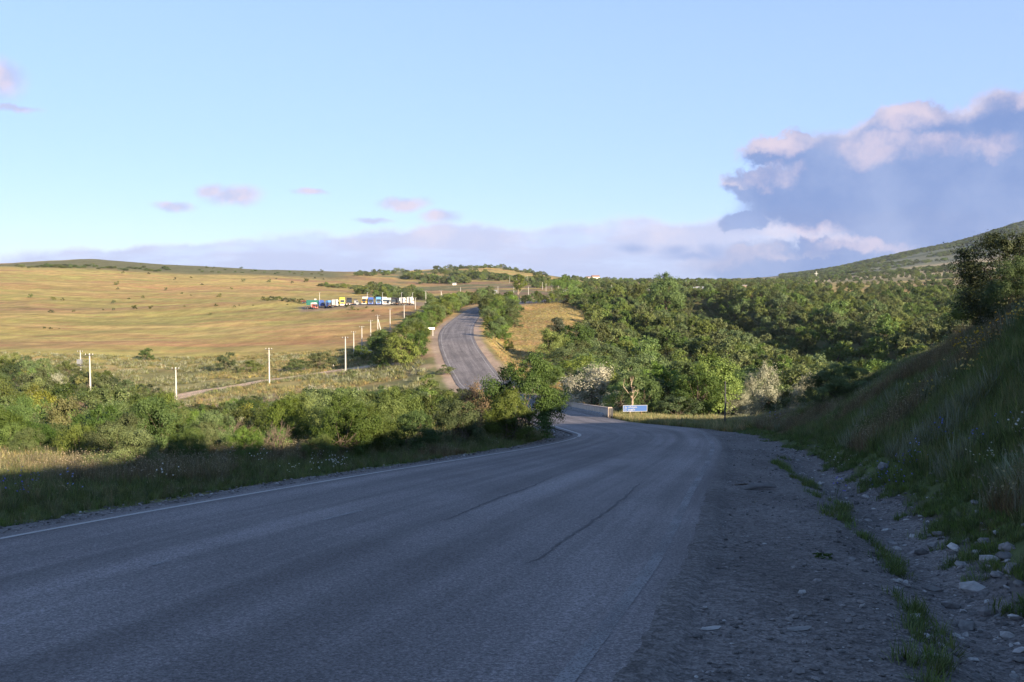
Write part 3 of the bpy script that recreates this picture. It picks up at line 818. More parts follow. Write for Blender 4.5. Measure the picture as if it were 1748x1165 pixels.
kind('tan', 2, 420, 2.6, 1.5, .05, stems=3, lobes=11, clumps=10, leaves=80, leaf=.09, base=.05, prof='bush', c0=(.15, .12, .06), c1=(.30, .21, .13), sprig=.7, m=M_SILVER)
kind('poplar', 2, 440, 7.0, 1.5, .10, bark=M_PALEBARK, lobes=12, clumps=8, leaves=60, leaf=.17, base=.3, prof='oval', c0=(.055, .085, .02), c1=(.11, .14, .034))
kind('conifer', 2, 460, 7.0, 2.0, .13, lobes=22, clumps=7, leaves=60, leaf=.17, base=.08, prof='cone', c0=(.045, .065, .032), c1=(.085, .105, .055), flat=.5)
kind('far', 6, 500, 7.0, 3.6, .18, lobes=13, clumps=8, leaves=34, leaf=.44, base=.08, spread=.46, c0=(.058, .090, .024), c1=(.128, .165, .044))
kind('scrub', 4, 540, 1.6, 1.5, .05, stems=2, lobes=6, clumps=5, leaves=24, leaf=.28, base=.03, prof='bush', c0=(.06, .075, .024), c1=(.12, .13, .04))
kind('open', 1, 560, 3.0, 2.0, .07, stems=3, lobes=26, clumps=12, leaves=110, leaf=.062, base=.04, c0=(.030, .042, .012), c1=(.06, .072, .02), sprig=.3, spread=.5, lobe_r=.30)

def plant(key, i, p, h, w, name, label, cat, group=None, rz=None, parts=True):
    cm, tm, H, R = KINDS[key][i % len(KINDS[key])]
    rz = random.uniform(0, 6.28) if rz is None else rz
    sc = (w / 2 / R, w / 2 / R, h / H)
    o = empty(name, tuple(p), rz, sc)
    obj('trunk', tm, o); obj('crown', cm, o)
    tag(o, label, cat, group); return o
JOINED = {}
def joined_mesh(key, i):
    k = (key, i)
    if k not in JOINED:
        cm, tm, H, R = KINDS[key][i]
        def arr(me):
            v = np.zeros(len(me.vertices) * 3, np.float32); me.vertices.foreach_get('co', v)
            return v.reshape(-1, 3)
        v1, v2 = arr(cm), arr(tm)
        f1 = np.arange(len(v1)).reshape(-1, 4)
        f2 = np.array([list(p.vertices) for p in tm.polygons if len(p.vertices) == 4]) + len(v1)
        a = np.zeros(len(v1) * 4, np.float32); cm.attributes['tint'].data.foreach_get('color', a)
        col = np.vstack([a.reshape(-1, 4)[:, :3], np.full((len(v2), 3), .08)])
        JOINED[k] = (mesh_np(key + '_tree', np.vstack([v1, v2]), [f1, f2], [cm.materials[0], M_BARK], False, col,
                             np.concatenate([np.zeros(len(f1)), np.ones(len(f2))])), H, R)
    return JOINED[k]
def plant1(key, i, p, h, w, name, label, cat, group=None):
    me, H, R = joined_mesh(key, i % len(KINDS[key]))
    o = obj(name, me, None, tuple(p), random.uniform(0, 6.28), (w / 2 / R, w / 2 / R, h / H))
    tag(o, label, cat, group); return o
def px_plant(key, i, u, vb, wpx, hpx, name, label, cat, group=None, far=False, Y=None):
    p = hit(u, vb) if Y is None else at(u, Y)
    d = p[1] / F
    return (plant1 if far else plant)(key, i, p - np.array([0, 0, .05]), hpx * d, wpx * d, name, label, cat, group)

# ---- geometry-node scatter for what nobody could count
def scatter(name, pts, scl, vid, coll, label, cat, tilt=0.15, rz=None):
    n = len(pts)
    me = bpy.data.meshes.new(name); me.vertices.add(n); me.vertices.foreach_set('co', np.asarray(pts, np.float32).ravel())
    def at_(nm, ty, v):
        a = me.attributes.new(nm, ty, 'POINT')
        a.data.foreach_set('vector' if ty == 'FLOAT_VECTOR' else 'value', np.asarray(v).ravel())
    r = np.random.default_rng(len(name) + n)
    rot = np.stack([r.normal(0, tilt, n), r.normal(0, tilt, n), r.uniform(0, 6.283, n) if rz is None else rz], 1).astype(np.float32)
    s = np.asarray(scl, np.float32); s = np.stack([s, s, s], 1) if s.ndim == 1 else s
    at_('rot', 'FLOAT_VECTOR', rot); at_('scl', 'FLOAT_VECTOR', s); at_('vid', 'INT', np.asarray(vid, np.int32))
    me.update()
    o = obj(name, me); tag(o, label, cat, kind='stuff')
    g = bpy.data.node_groups.new(name, 'GeometryNodeTree')
    g.interface.new_socket('Geometry', in_out='INPUT', socket_type='NodeSocketGeometry')
    g.interface.new_socket('Geometry', in_out='OUTPUT', socket_type='NodeSocketGeometry')
    N, L = g.nodes, g.links
    i, out = N.new('NodeGroupInput'), N.new('NodeGroupOutput')
    ci = N.new('GeometryNodeCollectionInfo'); ci.inputs['Collection'].default_value = coll
    ci.inputs['Separate Children'].default_value = True; ci.inputs['Reset Children'].default_value = True
    ip = N.new('GeometryNodeInstanceOnPoints'); ip.inputs['Pick Instance'].default_value = True
    def na(nm, ty):
        a = N.new('GeometryNodeInputNamedAttribute'); a.data_type = ty; a.inputs['Name'].default_value = nm; return a.outputs['Attribute']
    L.new(i.outputs[0], ip.inputs['Points']); L.new(ci.outputs[0], ip.inputs['Instance'])
    L.new(na('vid', 'INT'), ip.inputs['Instance Index']); L.new(na('rot', 'FLOAT_VECTOR'), ip.inputs['Rotation'])
    L.new(na('scl', 'FLOAT_VECTOR'), ip.inputs['Scale']); L.new(ip.outputs[0], out.inputs[0])
    md = o.modifiers.new('scatter', 'NODES'); md.node_group = g
    return o
def coll_of(name, meshes):
    c = bpy.data.collections.new(name)
    for i, me in enumerate(meshes):
        c.objects.link(bpy.data.objects.new('%s_%02d' % (name, i), me))
    return c

def tuft_mesh(name, seed, nb, h, spread, width, c0, c1, lean=.45, heads=0, headc=None):
    r = np.random.default_rng(seed); V, Fq, Cc = [], [], []; k = 0
    for b in range(nb):
        a = r.uniform(0, 6.28); rad = abs(r.normal(0, spread)); o = np.array([math.cos(a) * rad, math.sin(a) * rad, -.02])
        hh = h * r.uniform(.5, 1.15); la = a + r.normal(0, .8); ln = lean * hh * r.uniform(.2, 1.2)
        dirv = np.array([math.cos(la), math.sin(la), 0]); wv = np.array([-math.sin(la), math.cos(la), 0]) * width * r.uniform(.6, 1.3)
        p0, p1, p2 = o, o + dirv * ln * .35 + np.array([0, 0, hh * .6]), o + dirv * ln + np.array([0, 0, hh])
        V += [p0 - wv, p0 + wv, p1 + wv * .8, p1 - wv * .8, p2 + wv * .15, p2 - wv * .15]
        Fq += [(k, k + 1, k + 2, k + 3), (k + 3, k + 2, k + 4, k + 5)]
        q = r.uniform(); cb = np.array(c0) * (1 - q) + np.array(c1) * q
        Cc += [cb * .95, cb * .95, cb, cb, cb * 1.05, cb * 1.05]; k += 6
        if b < heads:
            s = width * 5
            V += [p2 + np.array([-s, 0, 0]), p2 + np.array([0, -s * .5, s]), p2 + np.array([s, 0, 0]), p2 + np.array([0, s, -s * .4])]
            Fq += [(k, k + 1, k + 2, k + 3)]; Cc += [np.array(headc)] * 4; k += 4
    return mesh_np(name, np.array(V), np.array(Fq), [M_GRASS], False, np.array(Cc))

# ================================================================ scattered ground cover
def sample(n, x0, x1, y0, y1, test):
    """about n points in a box that pass test(x, y)"""
    x, y = rng.uniform(x0, x1, n), rng.uniform(y0, y1, n)
    k = test(x, y); return x[k], y[k]
def in_frame(x, y, mrg=60, ymin=3.5):
    u = uof(x, np.maximum(y, .1)); return (u > -mrg) & (u < 1748 + mrg) & (y > ymin)

GR = [tuft_mesh('tuft', 1, 22, .34, .10, .0055, (.085, .125, .034), (.175, .21, .065)),
      tuft_mesh('tuft', 2, 18, .46, .12, .0055, (.095, .13, .04), (.22, .21, .085), .5),
      tuft_mesh('tuft', 3, 20, .40, .12, .005, (.14, .10, .05), (.24, .17, .085), .4),
      tuft_mesh('tuft', 4, 16, .50, .10, .007, (.14, .16, .10), (.25, .27, .19), .35),
      tuft_mesh('tuft', 5, 26, .22, .14, .008, (.08, .125, .032), (.15, .20, .05), .8),
      tuft_mesh('tuft', 6, 20, .62, .10, .004, (.13, .12, .06), (.26, .21, .12), .35, 9, (.28, .23, .14))]
C_GRASS = coll_of('grass_tuft', GR)
DRY = [tuft_mesh('dry', 11, 20, .40, .16, .010, (.27, .21, .085), (.44, .34, .15), .5),
       tuft_mesh('dry', 12, 20, .34, .18, .010, (.19, .185, .07), (.34, .29, .12), .6),
       tuft_mesh('dry', 13, 18, .36, .16, .012, (.12, .14, .05), (.22, .22, .09), .6),
       tuft_mesh('dry', 14, 18, .46, .14, .010, (.24, .25, .16), (.36, .36, .25), .4)]
C_DRY = coll_of('dry_tuft', DRY)
FLW = [tuft_mesh('flower', 21, 8, .5, .10, .004, (.07, .10, .03), (.10, .13, .04), .4, 8, (.12, .13, .55)),
       tuft_mesh('flower', 22, 9, .42, .12, .004, (.07, .10, .03), (.10, .13, .04), .4, 9, (.65, .65, .60)),
       tuft_mesh('flower', 23, 14, .5, .14, .006, (.07, .10, .03), (.10, .13, .04), .4, 14, (.60, .38, .03))]
C_FLW = coll_of('flower_tuft', FLW)

def bank_grass():
    def ok(x, y):
        tx, cx = np.interp(y, *TOE), np.interp(y, *CRX)
        dens = np.clip(.30 + 9 / np.maximum(y, 4), 0, 1)
        bare = sstep(.62, .72, fbm(x * .9, y * .9, 91)) * (x < tx + 1.0)
        return (x > tx - .15 + (vnoise(x * 2, y * 2, 92) - .5) * .9) & (x < cx + 1.6) & (y < 70) & in_frame(x, y) & (rng.uniform(size=len(x)) < dens * (1 - bare))
    x, y = sample(200000, 2, 20, 4, 70, ok)
    z = height(x, y)
    n1, n2 = fbm(x / 2.4, y / 2.4, 62), fbm(x / 1.8, y / 1.8, 93)
    r = rng.uniform(size=len(x))
    vid = np.where(n1 > .61, np.where(r < .6, 2, 5), np.where(n2 > .60, np.where(r < .45, 3, 1), np.where(r < .5, 0, np.where(r < .68, 1, 4))))
    vid = np.where(x < np.interp(y, *TOE) + .5, np.where(r < .7, 4, 0), vid)
    scl = rng.uniform(.5, 1.1, len(x)) * (.6 + .6 * fbm(x / 1.2, y / 1.2, 94)) * np.interp(y, [20, 50], [1, .75]) * np.where(x < np.interp(y, *TOE) + .5, .6, 1)
    scatter('bank_grass', np.stack([x, y, z], 1), scl, vid, C_GRASS, 'tall shaded meadow grass covering the steep bank beside the road', 'grass', .2)
bank_grass()
def verge_grass():
    def ok(x, y):
        e, sd, _ = road_near(x, y)
        wv = np.interp(y, [0, 12, 25, 40, 60], [14, 13, 9, 6, 3])
        return (sd < 0) & (e > .75 + (vnoise(x * 1.7, y * 1.7, 95) - .4) * .7) & (e < wv) & in_frame(x, y) & (rng.uniform(size=len(x)) < np.clip(.3 + 11 / y, 0, 1))
    x, y = sample(210000, -24, 6, 7, 58, ok)
    z = height(x, y); n1 = fbm(x / 2.2, y / 2.2, 96); r = rng.uniform(size=len(x)); e, sd, _ = road_near(x, y)
    vid = np.where(n1 > .60, np.where(r < .55, 2, 5), np.where(r < .45, 0, np.where(r < .66, 1, np.where(r < .95, 4, 5))))
    scl = rng.uniform(.5, 1.0, len(x)) * np.interp(e, [.5, 1.6, 3], [.4, .6, .8])
    scatter('verge_grass', np.stack([x, y, z], 1), scl, vid, C_GRASS, 'shaded green and brown verge grass between the road and the thicket', 'grass', .2)
    # sunlit strip at the far left
    def ok2(x, y):
        e, sd, _ = road_near(x, y)
        return (sd < 0) & (e > 6.5) & (e < 17) & (uof(x, y) < 230) & in_frame(x, y) 
    x, y = sample(26000, -26, -6, 14, 42, ok2)
    scatter('dry_verge_grass', np.stack([x, y, height(x, y)], 1), rng.uniform(.45, .9, len(x)), rng.integers(0, 3, len(x)), C_DRY, 'sunlit straw-coloured grass in front of the thicket at the far verge', 'grass', .2)
verge_grass()
TRK = np.array([hit(u, v)[:2] for u, v in ((150, 702), (240, 688), (310, 677), (345, 668), (400, 660), (460, 649), (530, 640), (590, 631), (640, 625))]); TRK = catmull(TRK, 8)
def off_track(x, y, d):
    return ((x[:, None] - TRK[None, :, 0]) ** 2 + (y[:, None] - TRK[None, :, 1]) ** 2).min(1) > d * d
def rough_grass():
    def ok(x, y):
        e, sd, _ = road_near(x, y)
        return (sd < 0) & (e > 4) & in_frame(x, y) & (fbm(x / 6, y / 6, 97) > .40) & off_track(x, y, 3.4)
    x, y = sample(52000, -150, 5, 34, 262, ok)
    r = rng.uniform(size=len(x)); n = fbm(x / 14, y / 14, 57)
    vid = np.where((n > .50) | (uof(x, y) < 330), np.where(r < .62, 2, np.where(r < .85, 3, 1)), np.where(r < .30, 0, np.where(r < .7, 1, 2)))
    scl = rng.uniform(.8, 1.7, len(x)); scl = np.stack([scl * 1.9, scl * 1.9, scl], 1)
    scatter('rough_grass', np.stack([x, y, height(x, y)], 1), scl, vid, C_DRY, 'rough dry grass and herbs on the slope between thicket and field', 'grass', .2)
    def ok2(x, y):
        e, sd, _ = road_near(x, y); u = uof(x, y)
        return (sd > 0) & (e > 2.6) & (u < 1060) & (y > 150) & (y < 440)
    x, y = sample(22000, -20, 50, 150, 440, ok2)
    scl = rng.uniform(.7, 1.3, len(x)); scl = np.stack([scl * 2, scl * 2, scl * .9], 1)
    scatter('meadow_grass', np.stack([x, y, height(x, y)], 1), scl, rng.integers(0, 2, len(x)), C_DRY, 'golden grass of the meadow between the far road and the wood', 'grass', .2)
    def ok3(x, y):
        e, sd, _ = road_near(x, y)
        return (sd > 0) & (e > .5) & (e < 7) & (y > 44) & (y < 74) & (uof(x, y) < 1330)
    x, y = sample(16000, 4, 24, 44, 74, ok3)
    scatter('roadside_grass', np.stack([x, y, height(x, y)], 1), rng.uniform(.5, 1.0, len(x)), np.where(rng.uniform(size=len(x)) < .5, 2, rng.integers(0, 2, len(x))), C_DRY, 'sunlit rough grass on the outside of the bend around the blue sign', 'grass', .2)
rough_grass()
def flowers():
    P, Sx, Vd = [], [], []
    for (u, v, n, sp, k) in ((1570, 795, 26, .5, 0), (1640, 790, 8, .7, 0), (1690, 598, 40, .45, 2), (1660, 610, 12, .5, 2), (40, 855, 14, .5, 0),
                             (1730, 790, 12, .4, 1), (1600, 680, 14, 2.2, 1), (400, 806, 22, 1.6, 1), (500, 800, 16, 1.6, 1), (850, 762, 6, .8, 1), (1330, 720, 10, 1.2, 0)):
        c = hit(u, v)
        for _ in range(max(2, int(n * .45))):
            x, y = c[0] + rng.normal(0, sp), c[1] + rng.normal(0, sp * 1.3)
            P.append((x, y)); Vd.append(k); Sx.append(rng.uniform(.7, 1.1))
    P = np.array(P)
    scatter('wildflowers', np.stack([P[:, 0], P[:, 1], height(P[:, 0], P[:, 1])], 1), np.array(Sx), Vd, C_FLW, 'small blue, white and yellow wildflowers dotted through the roadside grass', 'flowers', .15)
flowers()

# ---- stones
def stone_mesh(name, seed, m, flat=.6):
    r = np.random.default_rng(seed); mb = MB(); V = []
    import itertools
    t = (1 + 5 ** .5) / 2
    v = np.array([(-1, t, 0), (1, t, 0), (-1, -t, 0), (1, -t, 0), (0, -1, t), (0, 1, t), (0, -1, -t), (0, 1, -t), (t, 0, -1), (t, 0, 1), (-t, 0, -1), (-t, 0, 1)], float)
    f = [(0,11,5),(0,5,1),(0,1,7),(0,7,10),(0,10,11),(1,5,9),(5,11,4),(11,10,2),(10,7,6),(7,1,8),(3,9,4),(3,4,2),(3,2,6),(3,6,8),(3,8,9),(4,9,5),(2,4,11),(6,2,10),(8,6,7),(9,8,1)]
    v /= np.linalg.norm(v, axis=1)[:, None]; v *= r.uniform(.72, 1.2, (12, 1)) * .5
    v *= np.array([1, r.uniform(.6, .95), flat * r.uniform(.7, 1.1)])
    return mesh_np(name, v, np.array(f), [m], False)
def stone_mat(name, c):
    m, nt, out = mat(name); b = NB(nt)
    oi = b.n('ShaderNodeObjectInfo'); tc = b.n('ShaderNodeTexCoord').outputs['Object']
    k = b.math('MULTIPLY', b.ramp(oi.outputs['Random'], 0, 1, .5, 1.4), b.ramp(b.noise(tc, 3, 4), .3, .7, .8, 1.2))
    hs = b.n('ShaderNodeHueSaturation', i_Color=rgba(c)); b.link(k, hs.inputs['Value'])
    p = b.n('ShaderNodeBsdfPrincipled', i_Roughness=.9); b.link(hs.outputs[0], p.inputs['Base Color']); b.link(p.outputs[0], out.inputs[0]); return m
M_STONE, M_PALE = stone_mat('stone', (.175, .16, .15)), stone_mat('pale_stone', (.30, .285, .27))
ST = [stone_mesh('pebble', 30 + i, M_STONE if i < 4 else M_PALE, .5) for i in range(6)]
C_ST = coll_of('pebble', ST)
def gravel():
    def ok(x, y):
        e, sd, _ = road_near(x, y); tx = np.interp(y, *TOE)
        d = np.clip(.12 + 5 / np.maximum(y, 3), 0, 1) * (.25 + 1.0 * sstep(.40, .62, fbm(x * 1.1, y * .5, 98)))
        return (sd > 0) & (e > -.05) & (x < tx) & in_frame(x, y, 20) & (rng.uniform(size=len(x)) < d)
    x, y = sample(60000, 0, 12, 4, 46, ok)
    s = np.clip(rng.lognormal(-3.65, .55, len(x)), .012, .10)
    scatter('shoulder_gravel', np.stack([x, y, height(x, y) + .014 + s * .08], 1), s, np.where(rng.uniform(size=len(x)) < .9, rng.integers(0, 4, len(x)), rng.integers(4, 6, len(x))), C_ST, 'loose gravel and flat pebbles spread over the wide shoulder', 'gravel', .12)
    def ok2(x, y):
        tx = np.interp(y, *TOE); w = np.exp(-((x - (tx - .55)) / .62) ** 2)
        return in_frame(x, y, 20) & (rng.uniform(size=len(x)) < w * np.clip(.2 + 6 / y, 0, 1))
    x, y = sample(26000, 2, 10.5, 5, 31, ok2)
    s = np.clip(rng.lognormal(-2.95, .5, len(x)), .025, .16)
    scatter('ditch_stones', np.stack([x, y, height(x, y) + s * .12], 1), s, np.where(rng.uniform(size=len(x)) < .62, rng.integers(0, 4, len(x)), rng.integers(4, 6, len(x))), C_ST, 'pale river stones filling the ditch at the foot of the bank', 'stones', .3)
    def ok3(x, y):
        e, sd, _ = road_near(x, y)
        return (sd < 0) & (e > -.02) & (e < .95) & in_frame(x, y, 20)
    x, y = sample(40000, -14, 4, 8, 46, ok3)
    s = np.clip(rng.lognormal(-3.3, .5, len(x)), .02, .11)
    scatter('edge_gravel', np.stack([x, y, height(x, y) + .014 + s * .1], 1), s, rng.integers(0, 5, len(x)), C_ST, 'coarse grey gravel spilled along the far road edge', 'gravel', .3)
    def ok4(x, y):
        tx = np.interp(y, *TOE)
        return in_frame(x, y, 20) & (np.abs(x - (tx - 1.35) + (vnoise(y * .8, y * 0, 99) - .5) * .7) < .22 * (.1 + vnoise(x * 1.3, y * 1.3, 100))) & (vnoise(x * .9, y * .6, 101) > .38)
    x, y = sample(16000, 1.5, 10, 4.5, 28, ok4)
    scatter('ditch_grass', np.stack([x, y, height(x, y)], 1), rng.uniform(.25, .6, len(x)), rng.choice([4, 4, 0], len(x)), C_GRASS, 'low green grass growing in a line beside the ditch stones', 'grass', .25)
gravel()
BIG = [stone_mesh('rock', 60 + i, M_PALE if i % 2 else M_STONE, .62) for i in range(6)]
def big_stones():
    px = [(1462, 862), (1478, 850), (1500, 905), (1524, 930), (1540, 905), (1560, 920), (1575, 948), (1592, 935), (1610, 960), (1630, 940), (1605, 915), (1640, 968),
          (1655, 985), (1668, 945), (1680, 930), (1690, 960), (1700, 985), (1715, 955), (1728, 975), (1740, 1000), (1560, 985), (1590, 1010), (1625, 1040), (1650, 1075), (1690, 1050), (1720, 1090), (1480, 885), (1450, 835), (1432, 815), (1590, 905), (1720, 940), (1660, 1010)]
    for i, (u, v) in enumerate(px):
        p = hit(u, v); s = rng.uniform(.11, .24)
        o = obj('stone', BIG[i % 6], None, tuple(p + np.array([0, 0, s * .15])), rng.uniform(0, 6.28), (s * rng.uniform(.9, 1.4), s, s * rng.uniform(.7, 1)))
        tag(o, 'fist-sized pale stone lying in the ditch below the bank', 'stone', 'stones in the ditch')
    p = hit(1507, 806)
    o = obj('rock', BIG[1], None, tuple(p + np.array([0, 0, .12])), .4, (.30, .26, .30)); tag(o, 'single white rock lying in the grass just above the ditch', 'rock')
    for u, v, s, lb in ((1212, 962 + 115, .13, 'flat pale stone near the bottom of the gravel shoulder'), (1362, 1078, .16, 'long flat pale stone in the middle of the gravel shoulder')):
        p = hit(u, v); o = obj('flat_stone', BIG[3], None, tuple(p + np.array([0, 0, .02])), .3, (s * 1.6, s, s * .35)); tag(o, lb, 'stone')
big_stones()
def debris():
    p = hit(1297, 838); mb = MB()
    q = np.linspace(0, 1, 7)[:, None]
    pts = np.array([-.36, -.05, .02]) * (1 - q) + np.array([.36, .10, .05]) * q; pts[:, 2] += .03 * np.sin(q[:, 0] * 3.1); pts[:, 1] += .04 * np.sin(q[:, 0] * 3.1)
    for k in range(3):
        mb.tube(pts + np.array([0, .055 * k, .010 * k]), .035 * np.array([.5, .9, 1, 1, 1, .8, .3]), 6)
    o = mb.build('wood_slab', simple('grey_wood', (.19, .175, .165), .9, .2, 6, .3), None, loc=tuple(p)); o['label'] = 'grey split piece of wood lying on the gravel shoulder'; o['category'] = 'wood'
    mb = MB(); p = hit(1272, 830)
    mb.tube([(-.22, 0, .02), (0, .02, .035), (.16, -.02, .02)], [.012, .016, .006], 5); mb.tube([(-.02, .02, .03), (.08, .10, .03)], [.010, .004], 5)
    o = mb.build('twig', M_BARK, None, loc=tuple(p)); tag(o, 'dark broken twig beside the grey piece of wood', 'twig')
    p = hit(1406, 955)
    me, _ = crown_mesh('sprig_leaves', 77, .12, .11, base=.05, lobes=5, clumps=4, leaves=5, leaf=.05, prof='bush')
    o = obj('green_sprig', me, None, tuple(p + np.array([0, 0, .01])), 0, (1.3, .6, .5)); tag(o, 'small torn-off green leaf sprig lying on the gravel', 'sprig')
debris()

# ================================================================ trees and shrubs
USED = []
def spaced(pts, dmin):
    keep = []
    cell = {}
    for p in pts:
        k = (int(p[0] // dmin), int(p[1] // dmin)); good = True
        for a in (-1, 0, 1):
            for b in (-1, 0, 1):
                for q in cell.get((k[0] + a, k[1] + b), ()):
                    if (q[0] - p[0]) ** 2 + (q[1] - p[1]) ** 2 < dmin * dmin: good = False
        if good: cell.setdefault(k, []).append(p); keep.append(p)
    return np.array(keep)

# ---- single ones that the photograph lets one point at
S = [  # key, variant, u, v base, width px, height px, name, label, category
 ('near', 0, 900, 752, 136, 152, 'roadside_tree', 'dense bright green bushy tree at the inner corner of the bend', 'tree'),
 ('near', 1, 866, 754, 84, 92, 'roadside_shrub', 'dark green shrub pressed against the left of the corner tree', 'shrub'),
 ('tan', 0, 822, 742, 84, 86, 'brown_shrub', 'brownish dry-twigged shrub just left of the corner tree', 'shrub'),
 ('near', 2, 214, 812, 124, 88, 'dark_shrub', 'round almost black shaded bush standing in front of the thicket', 'shrub'),
 ('near', 3, 322, 798, 70, 72, 'yellow_green_shrub', 'yellow-green sunlit bush right of the black shaded bush', 'shrub'),
 ('near', 0, 548, 788, 58, 50, 'yellow_green_shrub', 'bright low bush at the verge below the young pale-trunked tree', 'shrub'),
 ('near', 2, 60, 778, 90, 60, 'leafy_shrub', 'wide sunlit green bush at the left picture edge above the grass', 'shrub'),
 ('near', 1, 420, 792, 70, 66, 'leafy_shrub', 'tall green bush beside the bare grey dead shrub', 'shrub'),
 ('poplar', 0, 728, 728, 58, 96, 'young_tree', 'slender young tree with a pale bare trunk in the thicket', 'tree'),
 ('silver', 0, 545, 706, 66, 48, 'silver_shrub', 'silvery grey shrub in the thicket below the track', 'shrub'),
 ('silver', 1, 1014, 690, 88, 74, 'pale_shrub', 'pale dry shrub leaning over the bridge wall', 'shrub'),
 ('near', 2, 1048, 702, 34, 44, 'light_green_shrub', 'small light green shrub at the end of the bridge wall', 'shrub'),
 ('silver', 2, 1304, 714, 58, 90, 'silver_tree', 'tall white-leaved silver shrub catching the sun behind the bend', 'shrub'),
 ('silver', 0, 1264, 718, 46, 42, 'silver_shrub', 'low silvery shrub at the foot of the tall silver one', 'shrub'),
 ('silver', 1, 1384, 706, 56, 78, 'silver_shrub', 'pinkish silver shrub left of the dark bush on the bank', 'shrub'),
 ('shrub', 3, 250, 616, 28, 22, 'round_bush', 'single round green bush alone at the lower edge of the field', 'bush'),
 ('shrub', 1, 388, 634, 38, 34, 'round_bush', 'round dark bush at the field edge left of the white pole', 'bush'),
 ('shrub', 0, 505, 636, 46, 24, 'hedge_bush', 'low dark bush at the left end of the short hedge by the track', 'bush'),
 ('shrub', 2, 548, 630, 54, 30, 'hedge_bush', 'bright green bush at the right end of the short hedge by the track', 'bush'),
 ('shrub', 4, 618, 616, 40, 26, 'bush', 'bush growing through the white pipe frame by the poles', 'bush'),
 ('shrub', 5, 600, 646, 26, 16, 'bush', 'small bush at the foot of the third white pole beside the track', 'bush'),
 ('shrub', 6, 655, 628, 24, 14, 'bush', 'small bush on the yellow grass right of the track end', 'bush'),
 ('shrub', 1, 760, 640, 34, 18, 'bush', 'low bush on the yellow grass beside the far road', 'bush'),
 ('shrub', 0, 430, 636, 36, 22, 'bush', 'small bush between the round dark bush and the white pole', 'bush'),
 ('conifer', 0, 952, 612, 62, 74, 'conifer', 'grey-green pointed conifer standing on the edge of the meadow', 'tree'),
 ('wood', 2, 942, 622, 60, 62, 'dark_tree', 'dark rounded tree at the meadow edge casting a long shadow', 'tree'),
 ('wood', 4, 985, 622, 74, 72, 'grey_green_tree', 'grey-green tree just right of the pointed conifer', 'tree'),
 ('shrub', 2, 872, 549, 24, 16, 'bush', 'lone bush on the golden meadow above the far bend', 'bush'),
 ('shrub', 3, 880, 560, 30, 14, 'bush', 'flat bush on the golden meadow below the lone bush', 'bush'),
 ('poplar', 1, 887, 513, 26, 46, 'tall_tree', 'tall feathery tree beside the far road top', 'tree'),
 ('wood', 1, 1137, 512, 66, 74, 'dark_oak', 'broad dark tree standing out above the wood on the skyline', 'tree'),
 ('wood', 5, 966, 500, 54, 46, 'dark_tree', 'dark dense clump tree below the far houses', 'tree'),
 ('tan', 1, 690, 618, 50, 44, 'brown_tree', 'brownish dry tree at the near end of the roadside tree row', 'tree'),
]
DIST = {'pale dry shrub leaning over the bridge wall': 98, 'tall white-leaved silver shrub catching the sun behind the bend': 88, 'low silvery shrub at the foot of the tall silver one': 84, 'pinkish silver shrub left of the dark bush on the bank': 96,
        'broad dark tree standing out above the wood on the skyline': 430, 'dark dense clump tree below the far houses': 440}
for (k, i, u, vb, w, h, nm, lb, ct) in S:
    o = px_plant(k, i, u, vb, w, h, nm, lb, ct, Y=DIST.get(lb)); USED.append(tuple(o.location[:2]))
# the dark tree on the bank crest and the bushes below it
p = at(1722, 26.5)
plant('open', 0, p - np.array([0, 0, .35]), 2.75, 3.5, 'bank_tree', 'dark open-branched tree on top of the bank at the picture edge', 'tree', rz=.6)
for (u, v, w, h, lb) in ((1676, 556, 1.8, 1.5, 'dark bush at the foot of the bank-top tree'), (1440, 676, 2.4, 1.5, 'dark bush on the low end of the bank'),
                         (1405, 690, 1.9, 1.5, 'blue-grey shaded bush left of the dark bush on the bank end'), (1735, 535, 1.6, 1.5, 'black shaded bush right under the bank-top tree')):
    p = hit(u, v); plant('near', rng.integers(0, 4), p - np.array([0, 0, .1]), h, w, 'bank_bush', lb, 'bush')

M_DEAD = simple('dead_wood', (.13, .10, .075), .9, .2, 6)
def dead_shrub(u, vb, h, w, label):
    p = hit(u, vb); mb = MB(); r = np.random.default_rng(int(u))
    def grow(a, d, L, rad, lev):
        b = a + d * L; mb.tube([a, (a + b) / 2 + r.normal(size=3) * L * .06, b], [rad, rad * .8, rad * .55], 4, cap=False)
        if lev:
            for _ in range(3):
                dd = d + r.normal(size=3) * .42; dd[2] = abs(dd[2]) + .1; dd /= np.linalg.norm(dd); grow(a + (b - a) * r.uniform(.5, 1), dd, L * .66, rad * .55, lev - 1)
    for _ in range(6):
        d = np.array([r.normal() * .45 * w / h, r.normal() * .45 * w / h, 1.0]); d /= np.linalg.norm(d); grow(np.array([r.normal() * .06, r.normal() * .06, -.1]), d, h * .42, .022, 3)
    o = mb.build('dead_shrub', M_DEAD, None, loc=tuple(p)); tag(o, label, 'shrub'); USED.append((p[0], p[1]))
dead_shrub(470, 782, 1.35, 1.1, 'bare dead shrub among the green bushes above the verge')
dead_shrub(55, 735, 2.2, 2.2, 'bare twiggy dead shrub in the thicket at the picture edge')
dead_shrub(395, 775, 1.5, 1.3, 'small bare dead shrub left of the tall green bush')

